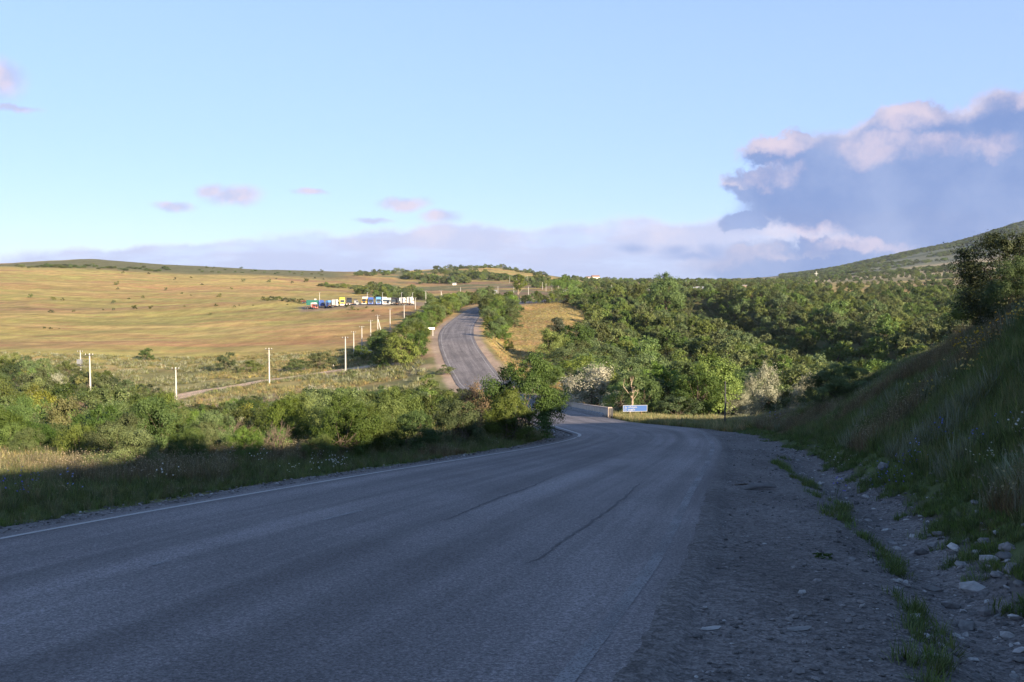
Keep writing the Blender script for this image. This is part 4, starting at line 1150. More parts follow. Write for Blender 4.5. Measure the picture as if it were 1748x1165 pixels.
# ---- the thicket left of the road
def not_used(x, y, d):
    ok = np.ones(len(x), bool)
    for a, b in USED: ok &= (x - a) ** 2 + (y - b) ** 2 > d * d
    return ok
def thicket():
    def ok(x, y):
        e, sd, _ = road_near(x, y); u = uof(x, y)
        ymax = np.interp(u, [-60, 0, 130, 230, 300, 400, 480, 600, 700, 850], [240, 232, 205, 180, 148, 128, 142, 146, 140, 146])
        wv = np.interp(y, [0, 12, 25, 40, 60], [9, 8.6, 5.2, 3.6, 3.2])
        gap = ((fbm(x / 9, y / 9, 111) < np.where(u < 330, .46, .42)) & (y > 44)) | ((fbm(x / 3, y / 3, 112) < .40) & (y <= 44))
        glade = ((u > 430) & (u < 520) & (y > 100) & (y < 130)) | ((u > 60) & (u < 140) & (y > 118) & (y < 150))
        return (sd < 0) & (e > 2.3) & (y > np.interp(u, [-60, 0, 150, 300, 600, 800, 900], [26, 25.5, 23.5, 22.4, 24.6, 30, 33])) & (y < ymax) & in_frame(x, y, 70) & ~gap & ~glade & off_track(x, y, 4.5) & not_used(x, y, 1.1)
    x, y = sample(26000, -140, 4, 22, 240, ok)
    P = np.stack([x, y], 1)
    near = np.vstack([spaced(P[P[:, 1] < 31], 1.45), spaced(P[(P[:, 1] >= 31) & (P[:, 1] < 50)], 2.3)]); mid_ = spaced(P[(P[:, 1] >= 50) & (P[:, 1] < 95)], 3.9); farp = spaced(P[P[:, 1] >= 95], 4.7)
    P = np.vstack([near, mid_, farp]); P = P[np.argsort(P[:, 1])]
    print('thicket', len(near), len(mid_), len(farp)); P = P[:420]; print(P[-1])
    z = height(P[:, 0], P[:, 1])
    u = uof(P[:, 0], P[:, 1])
    for i, (x, y) in enumerate(P):
        k = rng.uniform(); zone = 'below the road verge' if y < 60 else ('around the dirt track' if y > 115 else 'on the mid slope')
        side = 'leftmost' if u[i] < 150 else 'left' if u[i] < 320 else 'middle' if u[i] < 500 else 'right' if u[i] < 680 else 'rightmost'
        h = rng.uniform(2.1, 3.6) * np.interp(y, [22, 30, 36, 60, 100, 150, 200], [.42, .55, .75, 1.15, 1.45, 1.5, 1.3]) * rng.uniform(.6, 1.3); w = h * rng.uniform(.9, 1.25)
        vg = V0 - z[i] / y * F
        vt = np.interp(u[i], [-60, 0, 120, 200, 260, 300, 360, 420, 480, 560, 640, 700, 760, 850], [592, 598, 612, 636, 662, 690, 690, 668, 662, 660, 656, 656, 660, 662])
        hm = (vg - vt) * y / F * rng.uniform(.72, 1.0)
        if hm < .8: continue
        if h > hm: w *= max(hm / h, .7); h = hm
        if k < .80 or y < 34:
            key, nm, what = ('near' if y < 36 else 'shrub'), 'thicket_shrub', 'green leafy shrub'
            q = rng.uniform()
            if y >= 36 and q < .34: key, what, nm = 'shrubd', 'dark green shrub', 'dark_shrub'
            elif y >= 36 and q < .50: key, what, nm = 'shruby', 'yellow-green shrub', 'yellow_green_shrub'
        elif k < .87: key, nm, what = 'silver', 'silver_shrub', 'grey-green shrub'; h *= .7; w *= .7
        elif k < .94: key, nm, what = 'tan', 'brown_shrub', 'brownish dry shrub'; h *= .8; w *= .85
        elif y < 95: key, nm, what = 'shrubd', 'dark_shrub', 'dark green shrub'
        else: key, nm, what = 'wood', 'thicket_tree', 'small bushy tree'
        pass
        lb = '%s in the %s part of the thicket %s' % (what, side, zone)
        plant(key, rng.integers(0, 9), (x, y, z[i] - .1), h, w, nm, lb, 'shrub' if 'shrub' in nm else 'tree', 'thicket, %s %s: %s' % (side, zone, what))
thicket()

# ---- the wood right of the bridge
def wood_ok(x, y):
    e, sd, _ = road_near(x, y); u = uof(x, y)
    ub = np.interp(y, [60, 110, 160, 200, 260, 346, 430, 520, 600], [900, 862, 915, 962, 995, 1016, 975, 985, 985])
    cx = np.interp(y, *CRX)
    clear = (y < 74) & (x > 8.2) & (x < cx + 3)
    sign = (y < 71) & (u < 1120)
    gl = (fbm(x / 45, y / 45, 48) > .64) & (y > 150) & (u > 1500)
    clear |= ((u > 1235) & (u < 1425) & (y < 97)) | ((u > 985) & (u < 1056) & (y < 97))
    return (sd > 0) & (e > 3.2) & (u > ub) & (y > 62) & in_frame(x, y, 60) & ~clear & ~sign & ~gl
def wood():
    x, y = sample(30000, -20, 150, 62, 235, lambda x, y: wood_ok(x, y) & not_used(x, y, 2.2))
    P = np.stack([x, y], 1); P = np.vstack([spaced(P[P[:, 1] < 110], 3.3), spaced(P[P[:, 1] >= 110], 4.6)])
    P = P[np.argsort(P[:, 1])][:298]
    print('wood', len(P), P[:, 1].max())
    z = height(P[:, 0], P[:, 1]); u = uof(P[:, 0], P[:, 1])
    for i, (x, y) in enumerate(P):
        h = np.clip(rng.lognormal(1.60, .24), 3.0, 7.2) * np.interp(y, [62, 80, 110, 160], [.60, .78, .95, 1.0]) * np.interp(u[i], [930, 1020], [.75, 1.0]); w = h * rng.uniform(.8, 1.25)
        k = rng.uniform()
        key = 'wood' if k < .80 else 'poplar' if k < .85 else 'shrubd' if k < .93 else 'tan' if k < .955 else 'silver'
        if key == 'poplar': h *= 1.15; w *= .5
        elif key != 'wood': h *= .6; w *= .8
        side = 'behind the blue sign' if u[i] < 1180 else ('behind the bend' if u[i] < 1330 else 'beyond the bank')
        if u[i] < 1010: side = 'between bridge and meadow'
        dist = 'front' if y < 105 else ('middle' if y < 150 else 'rear')
        what = {'wood': 'leafy green tree', 'poplar': 'slender upright tree', 'tan': 'brownish dry shrub', 'shrubd': 'dark undergrowth shrub', 'silver': 'pale grey-green shrub'}[key]
        plant(key, rng.integers(0, 9), (x, y, z[i] - .2), h, w, 'wood_tree' if key in ('wood', 'poplar') else 'wood_shrub', '%s in the %s of the wood %s' % (what, dist, side),
              'tree' if key in ('wood', 'poplar') else 'shrub', 'wood %s, %s: %s' % (side, dist, what))
    return P[:, 1].max()
YW = wood()
FAR_ME = [joined_mesh('far', i)[0] for i in range(6)]
C_FAR = coll_of('far_tree', FAR_ME)
C_SCR = coll_of('scrub_bush', [joined_mesh('scrub', i)[0] for i in range(4)])
def far_wood():
    x, y = sample(60000, -10, 420, YW - 12, 640, lambda x, y: wood_ok(x, y) & (y > YW - 6 + 10 * vnoise(x / 9, y / 9, 120)))
    P = spaced(np.stack([x, y], 1), 5.0)
    s = np.clip(rng.lognormal(-.36, .30, len(P)), .38, 1.35); s = np.stack([s, s, s * rng.uniform(.75, 1.15, len(P))], 1)
    print('far wood', len(P))
    scatter('distant_wood', np.stack([P[:, 0], P[:, 1], height(P[:, 0], P[:, 1]) - .3], 1), s, rng.integers(0, 6, len(P)), C_FAR, 'continuous wood filling the valley behind the first trees', 'wood', .04)
    # scattered woods on the plain and on the slopes of the mountain
    def ok(x, y):
        u = uof(x, y)
        return (u > 960) & (u < 1800) & (y > 640) & (fbm(x / 130, y / 60, 121) > np.interp(y, [640, 900, 1500], [.46, .55, .60]))
    x, y = sample(9000, 50, 1500, 640, 2000, ok); P = spaced(np.stack([x, y], 1), 8)
    s = rng.uniform(.6, 1.1, len(P))
    scatter('plain_copses', np.stack([P[:, 0], P[:, 1], height(P[:, 0], P[:, 1]) - .3], 1), s, rng.integers(0, 6, len(P)), C_FAR, 'belts of far trees on the plain before the mountain', 'trees', .04)
    def ok2(x, y):
        u = uof(x, y)
        return (u > 1330) & (u < 1800) & (fbm(x / 170, y / 110, 53) + .10 * sstep(2600, 3200, y) > .50)
    x, y = sample(14000, 500, 2300, 1700, 4000, ok2); P = np.stack([x, y], 1)[:5200]
    s = rng.uniform(.7, 1.5, len(P)); s = np.stack([s * 1.3, s * 1.3, s * .8], 1)
    scatter('mountain_scrub', np.stack([P[:, 0], P[:, 1], height(P[:, 0], P[:, 1]) - .3], 1), s, rng.integers(0, 6, len(P)), C_FAR, 'dark scrub covering the far mountainside', 'scrub', .04)
far_wood()

# ---- trees along the far road
def road_rows():
    zones = [(lambda e, sd, y, u: (sd < 0) & (e > 3.6) & (e < 19 - 6 * (y > 260)) & (y > 182) & (y < 350) & (u > 640), 80, 3.1, 'left of the far road', 5.6),
             (lambda e, sd, y, u: (sd < 0) & (e > 2.5) & (e < 20) & (y >= 345) & (y < 450) & (u > 735), 40, 4.0, 'at the top of the far road', 7.0),
             (lambda e, sd, y, u: (sd > 0) & (e > 3.5) & (e < 9.5) & (y > 218) & (y < 305), 18, 2.8, 'inside the far bend', 4.6),
             (lambda e, sd, y, u: (sd > 0) & (e > 1.2) & (e < 17) & (y > 325) & (y < 425) & (u < 875), 40, 3.2, 'in the clump hiding the far road', 7.2)]
    for test, n, dm, where, hh in zones:
        x, y = sample(9000, -60, 40, 180, 460, lambda x, y: (lambda q: test(q[0], q[1], y, uof(x, y)))(road_near(x, y)) & not_used(x, y, 2.0))
        P = spaced(np.stack([x, y], 1), dm)[:n]; z = height(P[:, 0], P[:, 1])
        for i, (x, y) in enumerate(P):
            h = hh * rng.uniform(.65, 1.15); key = 'wood' if rng.uniform() < .8 else 'shrub'
            if key == 'shrub': h *= .6
            plant(key, rng.integers(0, 9), (x, y, z[i] - .2), h, h * rng.uniform(.8, 1.1), 'row_tree', 'leafy %s %s, %s' % ('tree' if key == 'wood' else 'shrub', where, 'nearer end' if y < np.median(P[:, 1]) else 'farther end'), 'tree' if key == 'wood' else 'shrub', '%s %s, %s end' % ('trees' if key == 'wood' else 'shrubs', where, 'near' if y < np.median(P[:, 1]) else 'far'))
road_rows()

# ---- bushes dotted over the golden field
FB = [(210, 467), (254, 468), (299, 478), (326, 475), (200, 487), (201, 494), (283, 496), (311, 502), (326, 505), (375, 507), (52, 508), (90, 512), (107, 513), (220, 511), (244, 509),
      (194, 518), (315, 524), (369, 523), (400, 525), (408, 522), (432, 522), (176, 530), (194, 530), (230, 528), (258, 527), (87, 534), (126, 533), (75, 561), (86, 562), (101, 562), (359, 538),
      (491, 521), (531, 525), (541, 527), (560, 524), (580, 522), (593, 525), (594, 534), (602, 530), (611, 530), (626, 526), (637, 532), (499, 484), (522, 482), (549, 465), (515, 470), (552, 478), (538, 476), (472, 477), (460, 482), (415, 481), (345, 487), (395, 494), (130, 455), (160, 452), (240, 452), (302, 454), (353, 458), (365, 459)]
for i, (u, v) in enumerate(FB):
    p = hit(u, v); d = p[1] / F; w = rng.uniform(3, 10) * d * (.7 if v < 470 else 1)
    plant1('scrub', i, p - np.array([0, 0, .1]), w * rng.uniform(.5, .75), w, 'field_bush', 'small dark bush dotted on the golden field', 'bush', 'bushes dotted over the golden field')
for i, (u, v, w) in enumerate(((452, 514, 16), (464, 513, 16), (476, 514, 18), (489, 515, 18), (500, 516, 16), (514, 517, 14))):
    p = hit(u, v); d = p[1] / F
    plant1('scrub', i, p, 7 * d, w * d, 'hedge_bush', 'dark bush in the low hedge left of the parked lorries', 'bush', 'hedge left of the lorries')

for i, u in enumerate((897, 908, 918, 930, 941, 952, 962, 973, 984)):
    px_plant('wood' if i % 3 else 'shrubd', i, u, 519, 17, 15 + 4 * (i % 3), 'meadow_edge_tree', 'small tree in the row closing the top of the golden meadow', 'tree', 'row closing the top of the meadow')

# ---- trees on the far hills
def hill_trees():
    n = 0
    def row(u0, u1, v0, v1, k, wpx, hpx, where, jit=2):
        nonlocal n
        for i in range(k):
            t = (i + rng.uniform(.1, .9)) / k
            u, v = u0 + (u1 - u0) * t, v0 + (v1 - v0) * t + rng.uniform(-jit, jit)
            p = hit(u, v)
            if p[1] > 5000 : continue
            d = p[1] / F; w = wpx * rng.uniform(.7, 1.3) * d
            plant1('far', rng.integers(0, 6), p - np.array([0, 0, .4]), hpx * d * rng.uniform(.7, 1.3), w, 'hill_tree', 'far tree ' + where, 'tree', 'far trees ' + where); n += 1
    row(605, 720, 470, 468, 18, 12, 8, 'on the left shoulder of the middle hill', 3)
    row(690, 760, 474, 482, 14, 15, 11, 'on the middle hillside', 3)
    row(735, 860, 459, 458, 26, 9, 6, 'on the crest of the middle hill', 1)
    row(860, 935, 460, 472, 14, 9, 6, 'on the right shoulder of the middle hill', 1)
    row(740, 830, 468, 472, 14, 14, 10, 'on the middle hillside', 3)
    row(770, 940, 476, 482, 30, 16, 11, 'in the dark belt below the middle hill', 3)
    row(720, 800, 484, 483, 14, 17, 12, 'in the dark belt below the middle hill', 2)
    row(880, 990, 488, 492, 22, 15, 12, 'in the dark belt below the middle hill', 4)
    row(545, 625, 489, 494, 12, 14, 7, 'in the grove behind the parked lorries', 1)
    row(610, 720, 498, 506, 34, 17, 14, 'in the grove behind the parked lorries', 5)
    row(640, 730, 508, 512, 18, 15, 12, 'in the grove behind the parked lorries', 3)
    row(25, 110, 457, 455, 10, 9, 5, 'on the left hilltop', 2)
    row(130, 165, 441, 440, 5, 9, 5, 'on the left hilltop', .5)
    row(230, 420, 446, 459, 14, 6, 3, 'on the left hilltop', .5)
    row(75, 130, 456, 458, 10, 12, 5, 'on the left hilltop', 1)
    row(110, 290, 455, 462, 26, 10, 4, 'in the scrub patches of the left hill', 3)
    row(330, 560, 462, 470, 18, 6, 3, 'in the scrub patches of the left hill', 3)
    row(990, 1130, 480, 482, 16, 9, 6, 'on the skyline right of the middle hill', 1)
    row(1150, 1350, 482, 480, 22, 12, 6, 'on the skyline right of the middle hill', 1)
    print('hill trees', n)
hill_trees()

# ================================================================ poles
def pole(u, vt, vb, label, group, strut=0, arm=True, Y=None, transformer=False):
    p = hit(u, vb) if Y is None else at(u, Y); h = (vb - vt) * p[1] / F; h = min(max(h, 5.5), 10.5)
    o = empty('utility_pole', tuple(p)); tag(o, label, 'utility pole', group)
    mb = MB(); mb.tube([(0, 0, -.4), (0, 0, h * .5), (0, 0, h)], [.15, .125, .095], 8); mb.build('post', M_CONCRETE, o)
    if arm:
        mb = MB(); mb.box((0, -.13, h - .25), (1.3, .09, .09)); a = mb.build('crossarm', M_METAL, o)
        for k in (-.55, 0, .55):
            m2 = MB(); m2.tube([(k, -.13, h - .2), (k, -.13, h - .02)], [.03, .045], 6); m2.build('insulator', M_WHITE, a)
    if strut:
        mb = MB(); mb.tube([(strut * h * .22, 0, -.3), (strut * .12, 0, h * .82)], [.15, .11], 8); mb.build('strut', M_CONCRETE, o)
    if transformer:
        mb = MB(); mb.box((0, -.45, h * .55), (1.0, .7, 1.0)); mb.build('transformer', M_STEEL, o)
        mb = MB(); mb.box((0, -.45, h * .40), (1.6, 1.0, .08)); mb.build('platform', M_METAL, o)
    return o
pole(155, 603, 690, 'tall pale pole leaning out of the thicket near the transformer', None)
pole(138, 604, 640, 'grey pole carrying a transformer box behind the thicket', None, transformer=True)
pole(301, 627, 684, 'white pole at the left end of the dirt track', None)
pole(460, 594, 656, 'tallest white pole standing alone on the dirt track', None)
pole(590, 575, 633, 'white pole at the near end of the receding pole row', None)
ORD = ['second', 'third', 'fourth', 'fifth', 'sixth', 'seventh', 'eighth', 'ninth', 'tenth']
for i, (u, vt, vb, st) in enumerate(((604, 566, 604, 0), (618, 557, 600, 0), (633, 547, 588, 0), (645, 538, 578, 1), (666, 527, 563, 0), (690, 520, 545, 0), (709, 508, 530, 0), (727, 497, 524, 0), (753, 496, 516, 1))):
    pole(u, vt, vb, '%s pole of the white row receding beside the far road%s' % (ORD[i], ', with a slanting strut' if st else ''), 'white poles receding beside the far road', st)
for i, (u, vt, vb) in enumerate(((786, 491, 509), (850, 489, 505), (877, 491, 512), (902, 490, 506), (926, 482, 495), (932, 484, 497), (942, 487, 497), (953, 489, 500), (1044, 489, 500), (1108, 487, 498), (870, 472, 484), (882, 472, 484), (900, 470, 484))):
    pole(u, vt, vb, 'far pale pole beyond the top of the far road', 'far poles beyond the road top', arm=False)
# thin lamp posts in the lorry yard
for u, vt in ((543, 500), (625, 500), (651, 500), (684, 501), (703, 500)):
    p = hit(u, 517); h = 17 * p[1] / F
    o = empty('yard_lamp', tuple(p + np.array([0, 4, 0]))); tag(o, 'thin lamp post behind the parked lorries', 'lamp post', 'lamp posts of the lorry yard')
    mb = MB(); mb.tube([(0, 0, -.2), (0, 0, h)], [.09, .06], 6); mb.build('post', M_STEEL, o)
    mb = MB(); mb.box((.3, 0, h), (.7, .25, .12)); mb.build('lamp_head', M_STEEL, o)
p = hit(1237, 727)
mb = MB(); mb.tube([(0, 0, -.3), (.02, 0, 1.2), (.0, 0, 2.45)], [.05, .045, .035], 6); o = mb.build('dark_post', M_METAL, None, loc=tuple(p)); tag(o, 'thin dark post standing at the outside of the bend', 'post')

# ================================================================ signs and small furniture
M_SIGNW = simple('sign_white', (.46, .46, .46), .6, .06, 2)
M_BLUE = simple('sign_blue', (.022, .085, .27), .4, .06, 2)
def glyphs(text, size, loc, parent, m):
    cu = bpy.data.curves.new('sign_text', 'FONT'); cu.body = text; cu.size = size; cu.extrude = .002; cu.materials.append(m)
    o = bpy.data.objects.new('lettering', cu); COL.objects.link(o); o.parent = parent
    o.location = loc; o.rotation_euler = (math.pi / 2, 0, 0)
    bpy.context.view_layer.update()
    me = bpy.data.meshes.new_from_object(o); o2 = obj('lettering', me, parent, loc); o2.rotation_euler = (math.pi / 2, 0, 0)
    bpy.data.objects.remove(o); bpy.data.curves.remove(cu); o2.name = 'lettering'; return o2
def blue_sign():
    p = hit(1084, 713); d = p[1] / F; w, h = 42 * d, 10.5 * d; zb = (713 - 702.5) * d
    o = empty('direction_sign', tuple(p), .12); tag(o, 'blue direction sign with two lines of white lettering by the wood', 'road sign')
    mb = MB(); mb.box((0, 0, zb + h / 2), (w, .03, h)); pl = mb.build('panel', M_BLUE, o)
    for cx, cz, a, b in ((0, zb + h, w, .02), (0, zb, w, .02), (-w / 2, zb + h / 2, .02, h), (w / 2, zb + h / 2, .02, h)):
        mb = MB(); mb.box((cx, -.018, cz), (a, .012, b)); mb.build('border', M_SIGNW, pl)
    for x in (-.22 * w, .27 * w):
        mb = MB(); mb.tube([(x, .05, -.3), (x, .05, zb + h)], [.03, .03], 8); mb.build('post', M_RUST, o)
    glyphs('ქვ. ორბეთი', h * .36, (-w * .45, -.026, zb + h * .58), pl, M_SIGNW)
    glyphs('Kv. ORBETI', h * .36, (-w * .45, -.026, zb + h * .14), pl, M_SIGNW)
blue_sign()
def white_sign():
    p = hit(739, 574); d = p[1] / F
    o = empty('roadside_sign', tuple(p), .35); tag(o, 'small white sign board on a post left of the far road', 'road sign')
    mb = MB(); mb.tube([(0, 0, -.3), (0, 0, 14 * d)], [.05, .05], 8); mb.build('post', M_WHITE, o)
    mb = MB(); mb.box((-3 * d, -.05, 13.0 * d), (12 * d, .05, 3.6 * d)); mb.build('panel', M_WHITE, o)
white_sign()
def pipe_frame():
    p = hit(617, 606); d = p[1] / F
    o = empty('pipe_frame', tuple(p)); tag(o, 'white horizontal gas-pipe frame standing in front of the poles', 'pipe')
    mb = MB(); mb.tube([(0, 0, 1.1), (18 * d, 0, 1.1)], [.11, .11], 8); mb.build('pipe', M_WHITE, o)
    for x in (0.1, 9 * d, 17.6 * d):
        mb = MB(); mb.tube([(x, 0, -.2), (x, 0, 1.1)], [.09, .09], 8); mb.build('leg', M_WHITE, o)
    mb = MB(); mb.box((.1, 0, .55), (.7, .5, .7)); mb.build('valve_box', M_WHITE, o)
pipe_frame()
p = hit(569, 626); mb = MB(); mb.tube([(0, 0, -.2), (0, 0, .7)], [.14, .12], 8); mb.tube([(0, 0, .7), (0, 0, .78)], [.15, .05], 8)
o = mb.build('marker_post', M_WHITE, None, loc=tuple(p)); tag(o, 'short white marker post right of the hedge by the track', 'marker')

# ---- bridge wall
M_PARAPET_LIT = simple('parapet_face_lit', (.62, .50, .39), .9, .12, 1.2, .3)  # paler copy of the parapet concrete; sunlight on the face put into the colour
def parapet():
    a = np.array([RIGHT[12 * 15 + 0][0] + .42, 67.0]); b = np.array([5.95, 106.0])
    n = 9; L = np.linalg.norm(b - a); rz = math.atan2(b[1] - a[1], b[0] - a[0])
    o = empty('bridge_parapet', (a[0], a[1], road_z(a[1]))); tag(o, 'low tan concrete bridge wall along the right of the road', 'wall')
    def sl(s): q = a + (b - a) * s; return q[0] - a[0], q[1] - a[1], road_z(q[1]) - road_z(a[1])
    for i in range(n):
        p0, p1 = np.array(sl(i / n)), np.array(sl((i + .985) / n)); nrm = np.array([-(p1 - p0)[1], (p1 - p0)[0], 0]); nrm /= np.linalg.norm(nrm)
        def slab(z0, z1, th, nm, m, par):
            q = []
            for pt in (p0, p1):
                for s_, zz in ((-1, z0), (1, z0), (1, z1), (-1, z1)): q.append(pt + nrm * th * s_ / 2 + np.array([0, 0, zz]))
            mb = MB(); mb.add(q, [(0, 1, 2, 3), (7, 6, 5, 4), (0, 4, 5, 1), (1, 5, 6, 2), (2, 6, 7, 3), (3, 7, 4, 0)]); return mb.build(nm, m, par)
        w = slab(-.2, .62, .22, 'panel', M_PARAPET_LIT, o); slab(.62, .70, .30, 'coping', M_PARAPET, w)
    for s in (0, .994):
        q = sl(s); mb = MB(); mb.box((q[0], q[1] - (.25 if s == 0 else -.25), q[2] + .3), (.3, .3, .9)); mb.build('end_post', M_PARAPET, o)
    for k in range(5):
        q = sl(-.004 - .008 * k); mb = MB(); mb.box((q[0], q[1] - .35, q[2] + .28), (.05, .05, .85)); mb.build('bar', M_METAL, o)
    # row of low kerb blocks in front
    for i in range(26):
        q = np.array(sl((i + .5) / 26)); mb = MB(); mb.box((q[0] - .42, q[1], q[2] + .06), (.22, L / 26 * .86, .34), 0, (.8, .96), rz=rz - math.pi / 2); mb.build('kerb_block', M_KERB, o)
parapet()

# ================================================================ parked lorries
PAINT = {k: simple('paint_' + k, c, .35, .06, 2, 0, 0, .5) for k, c in dict(white=(.56, .55, .52), blue=(.05, .10, .32), sky=(.09, .24, .48), yellow=(.66, .55, .05), black=(.022, .022, .026),
         orange=(.58, .36, .09), red=(.34, .09, .07), green=(.03, .14, .11), grey=(.24, .24, .25)).items()}
def wheel(par, x, y, r=.5):
    mb = MB(); mb.tube([(x - .16, y, r), (x + .16, y, r)], [r, r], 12); w = mb.build('wheel', M_RUBBER, par)
    mb = MB(); mb.tube([(x - .17, y, r), (x + .17, y, r)], [r * .5, r * .5], 8); mb.build('rim', M_STEEL, w)
def lorry(u, label, cab, roof=None, low=None, rz=0.0, hgt=3.7, box=None, boxlen=6.0, fair=True, dy=0.0, name='lorry'):
    p = hit(u, 518); p = np.array([p[0] * (462 + dy) / p[1], 462 + dy, 0]); p[2] = height(p[:1], p[1:2])[0]
    o = empty(name, tuple(p), rz); tag(o, label, 'lorry', 'lorries parked in the yard')
    c, rf, lw = PAINT[cab], PAINT[roof or cab], PAINT[low or cab]
    hc = hgt * .76
    mb = MB(); mb.prism([(-1.1, .75), (-1.15, hc * .55), (-.85, hc), (1.0, hc), (1.0, .75)], 0, -1.25, 1.25); cb = mb.build('cab', c, o)
    mb = MB(); mb.prism([(-.75, hc), (-.25, hgt), (.95, hgt), (.95, hc)], 0, -1.2, 1.2); mb.build('roof_deflector', rf, o)
    mb = MB(); mb.prism([(-1.165, hc * .57), (-.90, hc * .94), (-.86, hc * .94), (-1.11, hc * .57)], 0, -1.08, 1.08); mb.build('windscreen', M_GLASS, cb)
    for s in (-1, 1):
        mb = MB(); mb.box((s * 1.258, -.35, hc * .75), (.02, .8, .7)); mb.build('side_window', M_GLASS, cb)
        mb = MB(); mb.box((s * 1.45, -1.05, hc * .75), (.18, .12, .6)); mb.build('mirror', M_METAL, cb)
        mb = MB(); mb.box((s * .9, -1.16, .85), (.45, .06, .22)); mb.build('headlight', M_WHITE, o)
        if fair:
            mb = MB(); mb.prism([(1.0, .9), (1.0, hgt * .97), (1.45, hgt * .93), (1.3, .9)], 0, s * 1.2 - .03, s * 1.2 + .03); mb.build('side_fairing', rf, o)
    mb = MB(); mb.box((0, -1.14, 1.25), (1.5, .06, .75)); mb.build('grille', M_METAL, cb)
    mb = MB(); mb.box((0, -1.08, .6), (2.48, .35, .4)); mb.build('bumper', lw, o)
    mb = MB(); mb.box((0, 2.3, .85), (.9, 6.0, .28)); mb.build('chassis', M_RUST, o)
    mb = MB(); mb.box((0, 3.6, 1.05), (.9, 1.0, .16)); mb.build('fifth_wheel', M_METAL, o)
    for y in (-.35, 3.3, 4.6):
        for s in (-1, 1): wheel(o, s * 1.05, y)
    if box:
        mb = MB(); mb.box((0, 1.7 + boxlen / 2, 2.45), (2.5, boxlen, 2.5)); bx = mb.build('container', PAINT[box], o)
        for k in range(6):
            mb = MB(); mb.box((1.262, 1.7 + boxlen * (k + .5) / 6, 2.45), (.02, .08, 2.4)); mb.build('rib', PAINT[box], bx)
            mb = MB(); mb.box((-1.262, 1.7 + boxlen * (k + .5) / 6, 2.45), (.02, .08, 2.4)); mb.build('rib', PAINT[box], bx)
    return o
lorry(537, 'red lorry with a white cab at the left end of the row', 'red', 'white', rz=1.2, hgt=3.2)
lorry(550, 'lorry with a dark green container behind the blue cab', 'blue', box='green', rz=1.5, dy=6, boxlen=6)
lorry(562, 'bright blue lorry cab right of the green container', 'blue', 'sky', rz=.9)
lorry(573, 'white tractor unit between the blue and the yellow lorries', 'white', rz=2.7)
lorry(584, 'lorry with a bright yellow cab, tallest in the row', 'yellow', 'yellow', 'white', rz=.3, hgt=4.3)
lorry(596, 'black lorry cab right of the yellow lorry', 'black', rz=.1, hgt=3.9)
lorry(608, 'low dark tractor unit right of the black cab', 'grey', 'black', rz=1.8, hgt=2.9, fair=False)
lorry(623, 'white lorry with an orange front near the middle of the row', 'orange', 'white', 'white', rz=-.3, hgt=4.0)
lorry(633, 'plain dark blue lorry right of the orange-fronted one', 'blue', rz=.1)
lorry(646, 'lorry with a light blue cab and roof', 'sky', 'sky', 'blue', rz=.2, hgt=3.9)
lorry(656, 'white lorry cab right of the light blue lorry', 'white', rz=.4, hgt=3.9)
lorry(664, 'second white lorry cab, left of the black pair', 'white', rz=-.5, hgt=3.6)
lorry(672, 'left lorry of the black pair', 'black', rz=.2, hgt=3.8)
lorry(679, 'right lorry of the black pair', 'black', rz=.9, hgt=3.5)
lorry(688, 'white tractor unit right of the black pair', 'white', rz=2.6)
lorry(701, 'white tractor unit at the right end of the row', 'white', rz=2.5, hgt=3.9)
def trailer(u, label, rz):
    p = hit(u, 518)
    o = empty('flatbed_trailer', tuple(p), rz); tag(o, label, 'trailer')
    mb = MB(); mb.box((0, 0, 1.25), (2.5, 8, .25)); mb.build('bed', PAINT['red'], o)
    mb = MB(); mb.box((0, -3.95, 1.9), (2.5, .1, 1.2)); mb.build('headboard', PAINT['white'], o)
    for y in (1.6, 2.9):
        for s in (-1, 1): wheel(o, s * 1.05, y)
    mb = MB(); mb.box((0, 0, .95), (.9, 7.6, .3)); mb.build('chassis', M_RUST, o)
trailer(527, 'low red flatbed trailer at the far left of the lorries', 1.35)

# ================================================================ far buildings and landmarks
M_WALL = simple('house_plaster', (.70, .66, .60), .9, .08, .4); M_ROOF = simple('roof_tiles', (.22, .13, .10), .9, .15, .5); M_TIN = simple('tin_roof', (.32, .33, .35), .6, .1, .4)
M_BRICK = simple('brown_wall', (.22, .16, .12), .9, .15, .5)
def house(u, Y, wpx, hpx, label, wall=None, roofm=None, rz=0.0, depth=8, nwin=3, roofk=.35, name='house', cat='house'):
    p = at(u, Y); d = Y / F; w, h = wpx * d, hpx * d; hw = h * (1 - roofk)
    o = empty(name, tuple(p - np.array([0, 0, .3])), rz); tag(o, label, cat)
    mb = MB(); mb.box((0, 0, hw / 2), (w, depth, hw)); wl = mb.build('wall', wall or M_WALL, o)
    mb = MB(); mb.prism([(-depth / 2 - .4, hw), (0, h + .2), (depth / 2 + .4, hw)], 0, -w / 2 - .4, w / 2 + .4); mb.build('roof', roofm or M_ROOF, o)
    for i in range(nwin):
        x = (-.5 + (i + .5) / nwin) * w
        mb = MB(); mb.box((x, -depth / 2 - .02, hw * .55), (min(1.4, w / nwin * .5), .08, hw * .35)); mb.build('window' if i != nwin // 2 else 'door', M_GLASS, wl)
    return o
house(1016, 1750, 13, 8, 'white house with a dark roof on the skyline', rz=.2)
house(1004, 1740, 9, 5, 'low pale outbuilding left of the skyline house', rz=.1)
house(1172, 1450, 8, 4, 'small pale shed on the plain right of the dark oak', roofm=M_TIN)
house(1184, 1470, 10, 4, 'second small pale shed on the plain, right of the first', roofm=M_TIN)
house(1176, 760, 26, 8, 'long grey shed just right of the dark skyline tree', wall=simple('grey_shed', (.34, .33, .34), .9), roofm=M_TIN, nwin=6, depth=6)
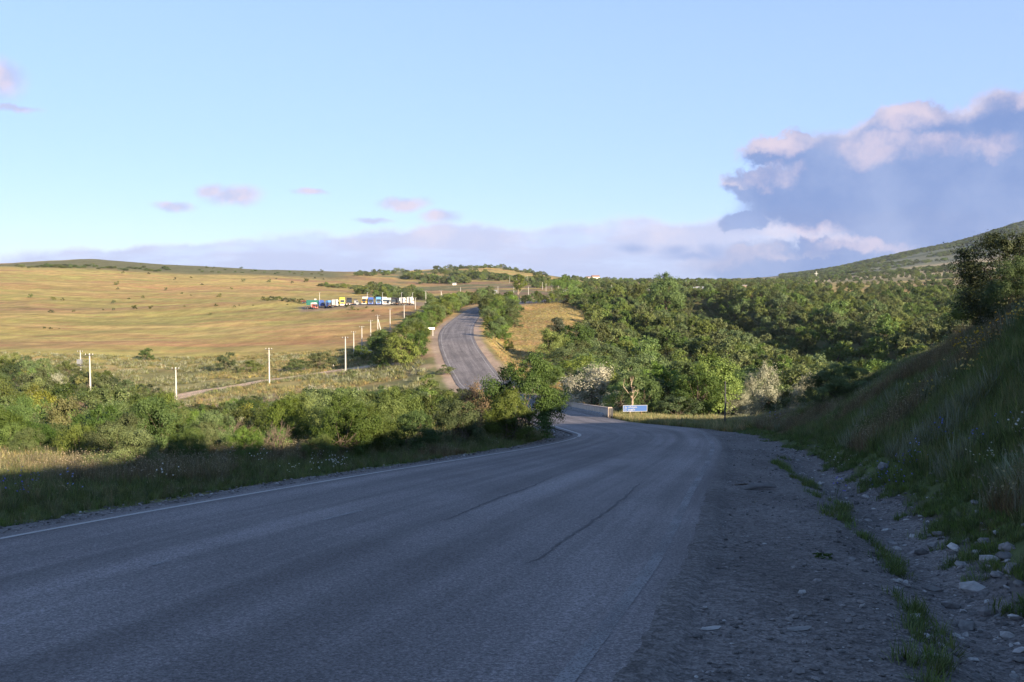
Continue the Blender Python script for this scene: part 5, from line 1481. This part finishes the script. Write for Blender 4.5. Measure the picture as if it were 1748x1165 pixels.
house(1194, 770, 12, 8, 'dark barn end at the right of the long grey shed', wall=M_BRICK, roofm=M_TIN, nwin=1, depth=6)
house(1098, 760, 12, 6, 'grey hut left of the dark skyline tree', wall=simple('hut_grey', (.36, .35, .35), .9), roofm=M_TIN, nwin=1, depth=5)
house(845, 640, 5, 7, 'tiny white gatehouse above the far road', roofm=M_TIN, nwin=1, depth=3)
house(966, 700, 10, 5, 'pale flat shed beside the dark clump tree', roofm=M_TIN, nwin=2, depth=5)
house(776, 1150, 6, 4, 'small white building at the foot of the middle hill', roofm=M_TIN, nwin=1, depth=5)
def hut():
    p = at(1270, 760); d = p[1] / F
    o = empty('lookout_hut', tuple(p)); tag(o, 'small brown hut raised on legs above the wood', 'hut')
    for sx in (-1, 1):
        for sy in (-1, 1):
            mb = MB(); mb.tube([(sx * 1.2, sy * 1.2, -.5), (sx * 1.0, sy * 1.0, 3.0)], [.12, .1], 5); mb.build('leg', M_BARK, o)
    mb = MB(); mb.box((0, 0, 3.9), (2.6, 2.6, 1.8)); mb.build('cabin', M_BRICK, o)
    mb = MB(); mb.box((0, 0, 4.95), (4.0, 3.6, .3)); mb.build('roof', M_TIN, o)
hut()
def cross():
    Y = 1950; p = at(1392, Y); d = Y / F; h = 13 * d
    o = empty('hill_cross', tuple(p - np.array([0, 0, .5])), .2); tag(o, 'tall pale cross standing at the foot of the mountain', 'cross')
    mb = MB(); mb.box((0, 0, h / 2), (1.0, 1.0, h), 0, (.85, .85)); mb.build('upright', M_CONCRETE, o)
    mb = MB(); mb.box((0, 0, h * .70), (h * .5, .9, .9)); mb.build('crossbeam', M_CONCRETE, o)
    mb = MB(); mb.box((0, 0, .5), (4, 4, 1.6), 0, (.8, .8)); mb.build('plinth', M_CONCRETE, o)
cross()
def mast():
    p = hit(807, 453); d = p[1] / F; h = (453 - 445) * d
    o = empty('hill_mast', tuple(p)); tag(o, 'thin mast with a white ball head on the middle hill', 'mast')
    mb = MB(); mb.tube([(0, 0, -.5), (0, 0, h)], [.10, .06], 6); mb.build('post', M_STEEL, o)
    r = .9; th = np.linspace(0, math.pi, 7)
    mb = MB(); mb.tube([(0, 0, h - r * math.cos(t)) for t in th], [max(.02, r * math.sin(t)) for t in th], 10); mb.build('ball_head', M_WHITE, o)
mast()

# ================================================================ air
def haze():
    mb = MB(); mb.box((0, 0, 170), (12400, 12400, 460))
    m, nt, out = mat('thin_air'); b = NB(nt)
    v = b.n('ShaderNodeVolumePrincipled'); v.inputs['Color'].default_value = (.72, .82, 1.0, 1)
    v.inputs['Density'].default_value = HAZE; v.inputs['Anisotropy'].default_value = .0
    b.link(v.outputs[0], out.inputs['Volume'])
    o = mb.build('haze', m); tag(o, 'thin bluish haze lying over the far hills', 'haze', kind='stuff')
HAZE = 0.000028
haze()
